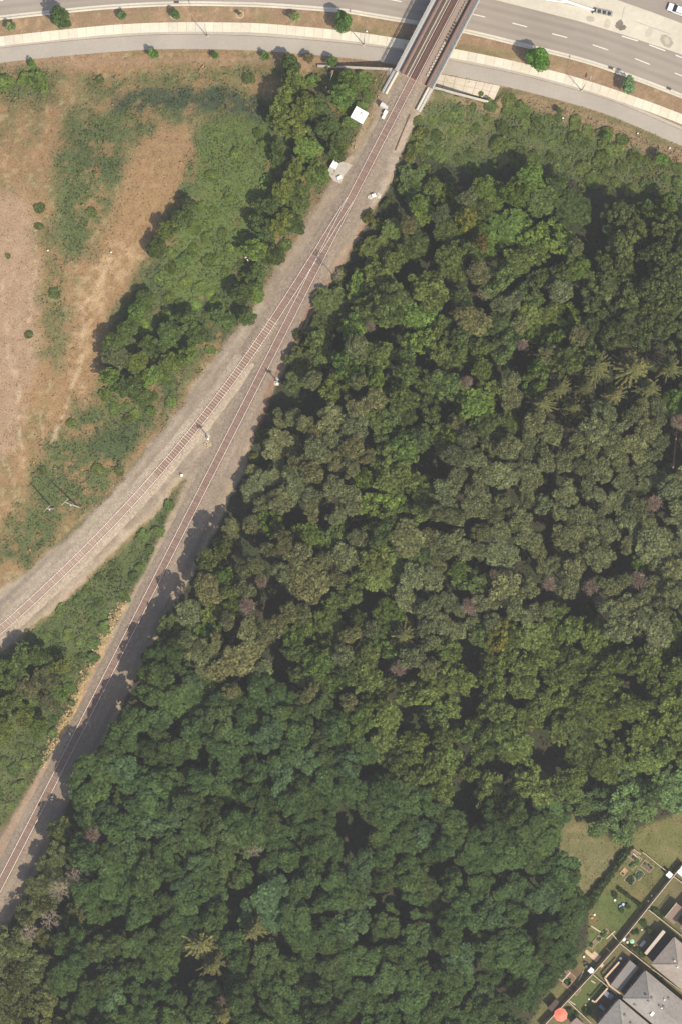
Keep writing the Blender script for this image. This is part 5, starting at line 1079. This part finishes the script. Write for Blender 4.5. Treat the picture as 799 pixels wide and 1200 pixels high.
t, iv, q = slab_roof([(712, 1158.5), (725.5, 1169), (709, 1189.5), (695.5, 1178.5)], ZG+1.3, .12, DKD, 'deck', 'dark brown deck with white boxes in front of the bottom house', 'deck'); deck_boards(t, iv, q, ZG+1.3, DKD, 9); rails(t, iv, [(711.5, 1158), (697, 1174.5), (693, 1172.5)], ZG+1.3, WOODP, .36, .8)
t, iv, q = slab_roof([(776, 1093), (790, 1098), (765, 1128), (756, 1119)], ZG+2.4, .15, DKD, 'deck', 'raised shaded deck with a long pale rail behind the brown-roofed house', 'deck'); deck_boards(t, iv, q, ZG+2.4, DKD, 11); rails(t, iv, [(777.8, 1091), (756, 1118)], ZG+2.4, nm('grey_pale_wood', (.46, .40, .33), .2, 4), .75, .75)
t, iv, q = slab_roof([(792.5, 1058.5), (803, 1066), (789, 1083.5), (779, 1075.3)], ZG+2.6, .18, RFB, 'deck', 'brown board deck roof above the side fence at the right edge', 'deck'); deck_boards(t, iv, q, ZG+2.6, RFB, 10); rails(t, iv, [(792.3, 1058), (778.6, 1075)], ZG+2.6, FENT, .12, .3)
def shed(px, py, w_, d_, h_, rz, lab, m=WHITE):
    x, y = P(px, py, ZG+h_); t = thing('garden_shed', lab, 'shed', (x, y, float(height(x, y))), rz); MB().box((0, 0, h_/2-.1), (w_*.9, d_*.9, h_)).build('wall', GREYB, t)
    b = MB(); b.add([(-w_/2, -d_/2, h_-.15), (w_/2, -d_/2, h_-.15), (w_/2, d_/2, h_-.15), (-w_/2, d_/2, h_-.15), (-w_/2, 0, h_+.12), (w_/2, 0, h_+.12)], [(0, 1, 5, 4), (2, 3, 4, 5), (1, 2, 5), (3, 0, 4), (3, 2, 1, 0)]); me = b.mesh('roof'); fix_normals(me); link('roof', me, m, t); MB().box((0, -d_*.455, h_*.42), (w_*.4, .03, h_*.8)).build('door', WOODP, t)
shed(784, 1025.3, 1.15, 1.2, 2.0, -.73, 'white-roofed garden shed at the upper fence corner of the plots'); shed(692.6, 1138, 1.25, 1.15, 2.0, -.73, 'white-roofed garden shed at the fence beside the mown lawn'); shed(801, 1022.5, 2.4, 2.0, 2.3, -.73, 'white shed roof cut by the right edge of the photo')
# red parasol
x, y = P(656.5, 1189.5, ZG+2.4); t = thing('parasol', 'coral red octagonal parasol in the garden at the bottom edge', 'parasol', (x, y, ZG), .2); RED = nm('coral_canvas', (.72, .19, .13), .06, 2, rough=.8)
for i in range(8):
    a0, a1 = 2*math.pi*i/8, 2*math.pi*(i+1)/8; r_ = 1.5; am = (a0+a1)/2
    MB().add([(0, 0, 2.75), (r_*math.cos(a0), r_*math.sin(a0), 2.2), (r_*.93*math.cos(am), r_*.93*math.sin(am), 2.19), (r_*math.cos(a1), r_*math.sin(a1), 2.2), (0, 0, 2.72), (r_*math.cos(a0), r_*math.sin(a0), 2.17), (r_*.93*math.cos(am), r_*.93*math.sin(am), 2.16), (r_*math.cos(a1), r_*math.sin(a1), 2.17)], [(0, 1, 2), (0, 2, 3), (4, 6, 5), (4, 7, 6), (1, 5, 6, 2), (2, 6, 7, 3)]).build('canopy_panel', RED, t)
MB().tube([(0, 0, 0), (0, 0, 2.74)], .03, 6).build('pole', GALV, t); MB().tube([(0, 0, 0), (0, 0, .12)], .3, 10).build('base', CONC2, t)
for (pts, zz, nme, lab, m) in [([(641, 1181), (651, 1170.5), (655, 1174.5), (646, 1186)], 2.3, 'garden_hut', 'dark brown hut roof against the fence near the red parasol', DKD), ([(668, 1199), (675, 1192.5), (684, 1200), (677, 1208)], 2.4, 'garden_hut', 'brown-grey hut roof at the bottom edge beside the parasol', nm('hut_roof_brown', (.22, .17, .145), .15, 2))]:
    slab_roof(pts, ZG+zz, .15, m, nme, lab, 'hut', WOOD)
def planter(px, py, w_, d_, rz, lab, soil=(.10, .07, .05), plants=0, pc=(.07, .12, .04), rim=WOODP):
    g = G(px, py); t = thing('vegetable_bed', lab, 'garden bed', g, rz); MB().box((0, 0, .05), (w_-.1, d_-.1, .14)).build('soil', nm('soil_%d' % int(soil[0]*1000), soil, .3, 3, bump=.5), t)
    for a, b, c, e in ((0, d_/2, w_, .07), (0, -d_/2, w_, .07), (w_/2, 0, .07, d_-.08), (-w_/2, 0, .07, d_-.08)): MB().box((a, b, .1), (c, e, .24)).build('board', rim, t)
    for i in range(plants):
        o = link('plant', PROTO['shrub'][i % 4], None, t); s_ = rt.uniform(.16, .30); o.location = (rt.uniform(-w_*.4, w_*.4), rt.uniform(-d_*.4, d_*.4), .08); o.scale = (s_, s_, s_); o.color = (*pc, 1)
UZ = math.atan2(UU[1], UU[0])
for a in [(757.5, 1015, 1.5, 2.4, UZ, 'dark soil bed with a thin pale rim nearest the upper low fence', (.12, .09, .07), 3), (739.5, 1001, 1.7, 2.0, UZ, 'bare netted bed at the upper tip of the garden plots', (.16, .12, .08), 2), (744, 1011, 1.0, 3.0, UZ+math.pi/2, 'leafy light green bed beside the bare netted bed', (.10, .11, .05), 14, (.11, .17, .06)), (730.5, 1021.5, 1.5, 1.0, UZ, 'small bed of orange-brown soil in the upper plots', (.36, .22, .13), 1),
          (737.5, 1031, 1.6, 2.0, UZ, 'leafy dark green bed in the middle of the plots', (.08, .08, .04), 16, (.055, .09, .035)), (748, 1025, 2.0, 1.6, UZ, 'blue-green cabbage bed in the middle of the plots', (.09, .09, .05), 16, (.10, .15, .085)), (697, 1104, .9, 3.2, UZ+math.pi/2, 'long brown bed between grass strips in the lower plots', (.20, .14, .09), 2), (705.5, 1096, .8, 3.2, UZ+math.pi/2, 'green bed between pale boards in the lower plots', (.09, .10, .04), 12, (.075, .125, .035)),
          (664, 1146, 2.6, 2.8, UZ, 'upper brown dug bed beside the trees near the lawn', (.17, .115, .08), 5), (669, 1156, 1.6, 4.0, UZ, 'lower brown dug bed along the fence near the lawn', (.15, .10, .07), 4)]: planter(*a)
for x, y, r_, m, lab, nme, cat in [(705.5, 1167, 0, 0, '', '', '')][:0]: pass
def box_thing(px, py, w_, d_, h_, rz, m, lab, nme, cat, z0=None, lidm=None):
    g = G(px, py); z = z0 if z0 is not None else g[2]; x, y = P(px, py, z+h_); t = thing(nme, lab, cat, (x, y, z), rz); MB().box((0, 0, h_*.45), (w_*.94, d_*.94, h_*.9)).build('body', m, t); MB().box((0, 0, h_*.95+.003), (w_, d_, h_*.1), 0, .93).build('lid', lidm or m, t)
TEAL = nm('teal_cover', (.16, .22, .23), .1, 2, rough=.5); BLUEM = nm('pale_blue_tarp', (.36, .48, .62), .12, 3, rough=.6); MINT = nm('mint_canvas', (.30, .60, .38), .08, 2)
D1 = ZG+1.34
box_thing(711, 1165.5, 1.0, 1.15, .6, UZ, WHITE, 'white storage box on the dark deck of the bottom house', 'storage_box', 'box', D1); box_thing(715, 1167.3, 1.0, 1.1, .8, UZ, TEAL, 'teal covered box beside the white storage box on the deck', 'storage_box', 'box', D1, TEAL); box_thing(705, 1181, 1.5, .75, .45, UZ+1.5, TEAL, 'teal bench on the lower end of the dark deck', 'garden_bench', 'bench', D1)
box_thing(717, 1160, .5, .5, .5, UZ, WHITE, 'left small white planter at the rim of the pale deck', 'planter_box', 'planter', ZG+.1); box_thing(719.5, 1162, .5, .5, .5, UZ, WHITE, 'right small white planter at the rim of the pale deck', 'planter_box', 'planter', ZG+.1)
box_thing(752.5, 1106, .65, 1.5, .5, UZ+1.57, nm('bench_grey', (.42, .46, .42), .1, 3), 'pale grey garden bench in the vegetable garden', 'garden_bench', 'bench'); box_thing(763, 1094.5, .6, .9, .8, UZ+1.57, WOODP, 'wooden garden chair beside the dark deck shadow', 'garden_chair', 'chair')
box_thing(689.5, 1171, .3, .3, .3, 0, WHITE, 'small white pot on the lower corner of the mown lawn', 'flower_pot', 'pot'); box_thing(685.5, 1178, .3, .3, .3, 0, WOODP, 'small tan pot at the foot of the mown lawn', 'flower_pot', 'pot')
x, y, z = G(739, 1101.5); t = thing('parasol', 'small mint green parasol at the corner of the vegetable garden', 'parasol', (x, y, z)); b = MB(); V = [(0, 0, 2.1)]+[(.5*math.cos(i*.785), .5*math.sin(i*.785), 1.85) for i in range(8)]+[(0, 0, 2.06)]+[(.5*math.cos(i*.785), .5*math.sin(i*.785), 1.82) for i in range(8)]
b.add(V, [(0, 1+i, 1+(i+1) % 8) for i in range(8)]+[(9, 10+(i+1) % 8, 10+i) for i in range(8)]+[(1+i, 10+i, 10+(i+1) % 8, 1+(i+1) % 8) for i in range(8)]).build('canopy', MINT, t); MB().tube([(0, 0, 0), (0, 0, 2.05)], .025, 6).build('pole', GALV, t)
for x, y, w_, lab, m in [(730, 1100.5, .9, 'white sack by the fence corner of the vegetable garden', WHITE), (734.5, 1104, .7, 'pale sack beside the mint parasol', CONC), (726.5, 1062.5, .9, 'pale blue tarpaulin heap in the middle of the plots', BLUEM), (729.5, 1059.5, .7, 'small blue heap touching the pale blue tarpaulin', BLUEM), (719.8, 1054.8, .55, 'white bucket left of the pale blue tarpaulin', WHITE), (675.8, 1047.5, .55, 'lone white bucket in the bare clearing', WHITE),
                         (696, 1071.8, .5, 'white bucket at the left edge of the plots', WHITE), (693, 1075.5, .55, 'orange tub below the white bucket at the plot edge', nm('orange_tub', (.55, .25, .12), .1, 2)), (691.5, 1060, .7, 'pale crate at the end of the hedge by the plots', CONC), (759, 1056, .45, 'upper white bucket on the fence shadow edge', WHITE), (763, 1049.5, .4, 'higher white pail along the tall fence', WHITE), (750.5, 1060.5, .4, 'white pail at the end of the dark hedge line', WHITE), (731, 1020, .1, '', None),
                         (686.5, 1132.5, .6, 'white bucket beside the lower white-roofed shed', WHITE), (683.5, 1121, .5, 'small white bucket above the lower white-roofed shed', WHITE), (685, 1128, .7, 'dark barrel above the lower white-roofed shed', DARKM), (652, 1173.5, .5, 'white bucket by the dark hut at the fence', WHITE), (726.5, 1123, .7, 'white cushion on the upper corner of the pale deck', WHITE), (725.8, 1129, .8, 'round white table on the upper corner of the pale deck', WHITE), (732.3, 1123, .7, 'dark blue tub at the upper end of the pale deck', nm('dark_blue', (.07, .10, .14), .1, 2)),
                         (742, 1108, .5, 'orange pot beside the side fence of the vegetable garden', nm('orange_tub', (.55, .25, .12), .1, 2)), (751.5, 1089.5, .35, 'tiny white pot in the middle of the vegetable garden', WHITE)]:
    if m is None: continue
    g = G(x, y); rr = random.Random(int(x*7)); h_ = w_*.6; t = thing('tarpaulin' if 'tarp' in lab or 'heap' in lab else 'sack' if 'sack' in lab else 'garden_table' if 'table' in lab else 'cushion' if 'cushion' in lab else 'crate' if 'crate' in lab else 'bucket', lab, 'garden item', g, rr.uniform(0, 3))
    bb = MB().tube([(0, 0, 0), (0, 0, h_*.6), (0, 0, h_)], [w_*.42, w_*.5, w_*.38], 9); bb.build('body', m, t); MB().tube([(0, 0, h_-.01), (0, 0, h_+.04)], w_*.40, 9).build('rim' if 'bucket' in lab else 'top', m, t)
for x, y, w_, d_, rz, lab, m in [(697, 1121, 1.6, 1.9, UZ, 'patch of tan paving stones by the fence at the lower plots', WOODP), (690, 1118, .8, 2.2, UZ, 'strip of tan boards at the lower end of the plots', WOODP), (704, 1131, .8, .9, UZ, 'small tan paved square on the house side of the fence', WOODP), (708, 1161, 0, 0, 0, '', None)]:
    if m is None: continue
    g = G(x, y); t = thing('paving', lab, 'paving', g, rz); n1, n2 = max(1, int(w_/.42)), max(1, int(d_/.42))
    for i in range(n1):
        for j in range(n2): MB().box(((i+.5)*w_/n1-w_/2, (j+.5)*d_/n2-d_/2, .05+rt.uniform(-.012, .012)), (w_/n1-.02, d_/n2-.02, .14)).build('stone', m, t)
for a, b, lab in [((692, 1149), (697, 1152), 'pale plank lying at the top of the mown lawn'), ((666, 1172.5), (673.5, 1177.5), 'pale planks at the lower corner of the mown lawn'), ((683, 1138), (677.5, 1149), 'pale plank leaning along the fence near the lawn'), ((668, 1139), (658, 1150), 'pale board edging between the two brown dug beds'), ((710, 1100), (720, 1091), 'pale board across the end of the green plot bed'), ((709, 1110), (716, 1117), 'pale board frame beside the tall fence shadow'), ((741, 1000), (749, 1007), 'thin pale stick on the edge of the netted bed'), ((692, 1085), (703, 1092), 'pale stick lying in the lower grass plot')]:
    pa, pb = np.array(G(*a)), np.array(G(*b)); c = (pa+pb)/2; d = pb-pa; tag(MB().box((c[0], c[1], c[2]+.12), (np.linalg.norm(d[:2]), .22, .08), math.atan2(d[1], d[0])).build('plank', FENT), lab, 'plank')
# hedges and small garden plants
for i in range(17):
    u = i/16.; x, y = 738.5+(690-738.5)*u+rt.uniform(-1.2, 1.2), 993+(1058-993)*u+rt.uniform(-1, 1)
    grow('shrub', 'hedge_bush', x, y, rt.uniform(.42, .62)*(1.0+.4*u), (.045, .065, .028), 'dark bush in the hedge row between the bare clearing and the garden plots', 'bush', 'hedge bushes beside the clearing', zs=rt.uniform(.8, 1.1))
for i in range(9):
    u = i/8.; x, y = 725+(750-725)*u, 1042+(1061-1042)*u; grow('shrub', 'hedge_bush', x, y, rt.uniform(.28, .42), (.045, .07, .026), 'low dark bush in the hedge line crossing the middle of the plots', 'bush', 'low hedge across the plots', zs=.6)
for x, y, r_, lab in [(750.5, 1080.5, .45, 'left one of the three dark bushes below the tall fence'), (755.3, 1081, .4, 'right one of the three dark bushes below the tall fence'), (753.5, 1084.5, .4, 'lowest of the three dark bushes below the tall fence'), (746.5, 1092, .42, 'dark bush above the mint parasol'), (741, 1093, .4, 'left dark bush near the tall fence and mint parasol'), (762, 1092, .7, 'largest dark bush behind the wooden garden chair'), (720, 1049, .5, 'dark bush beside the white bucket in the plots'), (728, 1066, .5, 'bush below the pale blue tarpaulin'), (735, 1062, .45, 'bush right of the pale blue tarpaulin'),
                      (752, 1118, .6, 'upper bush along the side fence by the pale rail'), (745, 1113, .5, 'middle bush along the side fence by the vegetable garden'), (738, 1109, .5, 'lower bush along the side fence by the vegetable garden'), (768, 1068, .6, 'bush at the corner of the upper side fence'), (774, 1073, .5, 'bush on the upper side fence beside the brown deck roof'), (744, 1128, .6, 'bush beside the grey extension roof'), (667, 1185, .6, 'bush between parasol and mown lawn'), (673, 1190, .6, 'lower bush between parasol and hut roof'), (688, 1186, .7, 'bush at the lower end of the mown lawn'), (770, 1144, .5, 'upper bush in the gap between the two houses'), (776, 1151, .5, 'middle bush in the gap between the two houses'), (791, 1153, .5, 'bush with pale flowers in the gap between the houses')]:
    grow('shrub', 'garden_bush', x, y, r_, (.05, .08, .03), lb := lab, 'bush', None, zs=r_*1.1)
# fallen stones along the edge of the strip between the tracks
b = MB(); rr = random.Random(8)
for k in range(420):
    u = rr.random(); pts = [(142, 708), (128, 735), (116, 760), (100, 792), (84, 826), (66, 862), (48, 898)]; f = u*(len(pts)-1); i = int(f); a, c = pts[i], pts[min(i+1, 6)]; u = f-i
    x, y = a[0]+(c[0]-a[0])*u+rr.gauss(0, 3.2), a[1]+(c[1]-a[1])*u+rr.gauss(0, 3.2); x_, y_ = P(x, y, 5.2); s_ = rr.uniform(.15, .42); b.box((x_, y_, 0), (s_, s_*.8, s_*.6), rr.uniform(0, 3))
V = np.array(b.v); V[:, 2] += height(V[:, 0], V[:, 1])+.05; b.v = [tuple(p) for p in V]; b.build('rubble', nm('yellow_stone', (.46, .33, .17), .25, 2), None, kind='stuff')

# ---------------------------------------------------------------- labels: name each tree by its nearest landmark
LM = [(546, 256, 'the yellow-leaved tree'), (530, 520, 'the lime-green tree'), (440, 660, 'the pale yellow-green tree'), (742, 432, 'the largest star spruce'), (655, 462, 'the western spiky spruces'), (472, 745, 'the lone star spruce'), (236, 1106, 'the olive star spruce'), (691, 688, 'the brightest pink dead pine'), (748, 680, 'the wide pinkish dead tree'),
      (550, 711, 'the large pink dead pine'), (584, 672, 'the two tiny pink crowns'), (290, 712, 'the wide pink trackside crown'), (298, 995, 'the white-branched dead tree'), (108, 978, 'the dark reddish dead crown'), (70, 1043, 'the tallest bare tan tree'), (566, 345, 'the bare northern dead tree'), (545, 449, 'the pinkish mid-north crown'), (794, 494, 'the pink right-edge crown'), (408, 968, 'the largest lower dark gap'),
      (214, 1148, 'the dark gap near the bottom'), (665, 955, 'the upper tip of the clearing'), (690, 1095, 'the lower garden plots'), (325, 447, 'the main track signal'), (438, 230, 'the white trackside box'), (597, 119, 'the bush by the apron'), (711, 161, 'the left young path tree'), (775, 186, 'the right young path tree'), (653, 1190, 'the red parasol'), (590, 905, 'the long dark gap in mid wood'), (583, 742, 'the yellowish crown below the pines'),
      (421, 135, 'the white hut'), (393, 197, 'the concrete pad'), (93, 595, 'the leaning utility pole'), (244, 512, 'the branch track signal'), (108, 249, 'the round bush in the arch'), (307, 681, 'the small pink trackside crown'), (610, 405, 'the dull pink crown by the spruces'), (765, 590, 'the grey-pink right-edge crown'), (482, 1065, 'the twin dark gaps in the lower wood'), (699, 265, 'the dark slot in the north-east'),
      (433, 385, 'the tiny reddish crown'), (372, 475, 'the dark gap by the tan pines'), (506, 545, 'the dark gap below the lime tree'), (262, 1167, 'the small bottom dead crown'), (550, 825, 'the dark yellow-green band hole'), (116, 550, 'the bush by the branch track'), (30, 745, 'the shaded branch track ballast'), (128, 740, 'the yellow stones'), (345, 105, 'the tall olive scrub trees')]
DIRS = ['right of', 'upper right of', 'straight above', 'upper left of', 'left of', 'lower left of', 'straight below', 'lower right of']
NTH = ['nearest', 'second', 'third', 'fourth', 'fifth', 'sixth', 'seventh', 'eighth', 'ninth', 'tenth', 'eleventh', 'twelfth', 'thirteenth', 'fourteenth']
SHORT = {'pines in the eastern stand': 'grey-green lumpy pine', 'olive pines beside the track': 'olive lumpy pine', 'pines scattered in the northern wood': 'olive-green pine', 'blue-green trees of the lower wood': 'blue-green scalloped tree', 'blue-green trees along the lower track': 'blue-green wood-edge tree', 'broadleaf trees of the northern wood': 'green mottled broadleaf tree', 'broadleaf trees along the track': 'dark trackside broadleaf tree', 'yellow-green trees in the middle band': 'yellow-green broadleaf tree',
         'dark olive trees in the upper right wood': 'dark olive large-crowned tree', 'soft green trees by the clearing': 'soft green clearing tree', 'olive trees in the lower left corner': 'dull olive corner tree', 'olive trees of the scrub belt': 'olive bushy scrub tree', 'dark trees of the scrub belt': 'dark bushy scrub tree', 'bright trees of the scrub belt': 'bright green scrub tree', 'dark trees between the tracks': 'dark bushy tree', 'grey-green trees between the tracks': 'grey-green bushy tree', 'olive trees between the tracks': 'olive bushy tree', 'bright trees between the tracks': 'bright green bushy tree',
         'vine-covered bushes left of the railway': 'low green vine bush', 'bushes in the meadow right of the bridge': 'green meadow bush', 'bushes between the tracks': 'low green bush', 'bushes along the ballast edge': 'low ballast-edge bush'}
bpy.context.view_layer.update(); buck = {}
for o in list(SC.objects):
    gname = o.get('group')
    if gname in SHORT and o.parent is None:
        ch = o.children[0]; zc = o.location.z + 10*ch.scale[2]*(.1 if 'bush' in SHORT[gname] else 1); f = (HC-zc)/(HC-ZG); x, y = o.location.x/(S*f)+399.5, 600-o.location.y/(S*f)
        j = min(range(len(LM)), key=lambda k: (LM[k][0]-x)**2+(LM[k][1]-y)**2); a = math.atan2(-(y-LM[j][1]), x-LM[j][0]); d = int(round(a/(math.pi/4))) % 8
        buck.setdefault((gname, j, d), []).append((math.hypot(x-LM[j][0], y-LM[j][1]), o))
for (gname, j, d), L_ in buck.items():
    L_.sort(key=lambda q: q[0])
    for i, (_, o) in enumerate(L_): o['label'] = (SHORT[gname]+', '+(NTH[min(i, 13)]+' one '+DIRS[d]+' ' if len(L_) > 1 else DIRS[d]+' ')+LM[j][2])
for gname, w_ in (('hedge bushes beside the clearing', 'the upper tip of the garden plots'), ('low hedge across the plots', 'the left end of its line')):
    for i, o in enumerate([o for o in SC.objects if o.get('group') == gname]): o['label'] = 'dark hedge bush, %s in the row counted from %s' % (['first', 'second', 'third', 'fourth', 'fifth', 'sixth', 'seventh', 'eighth', 'ninth', 'tenth', 'eleventh', 'twelfth', 'thirteenth', 'fourteenth', 'fifteenth', 'sixteenth', 'seventeenth'][i], w_)
# ---------------------------------------------------------------- air
if HAZE:
    hm = bpy.data.materials.new('haze'); hm.use_nodes = True; t = hm.node_tree
    for n_ in list(t.nodes): t.nodes.remove(n_)
    o_ = t.nodes.new('ShaderNodeOutputMaterial'); pv = t.nodes.new('ShaderNodeVolumePrincipled'); pv.inputs['Color'].default_value = (.95, .94, .95, 1); pv.inputs['Density'].default_value = HAZE; pv.inputs['Anisotropy'].default_value = .2
    t.links.new(pv.outputs[0], o_.inputs['Volume'])
    b = MB().box((0, 0, (HC+8)/2-3), (3600, 3600, HC+8)); b.build('haze', hm, kind='stuff')
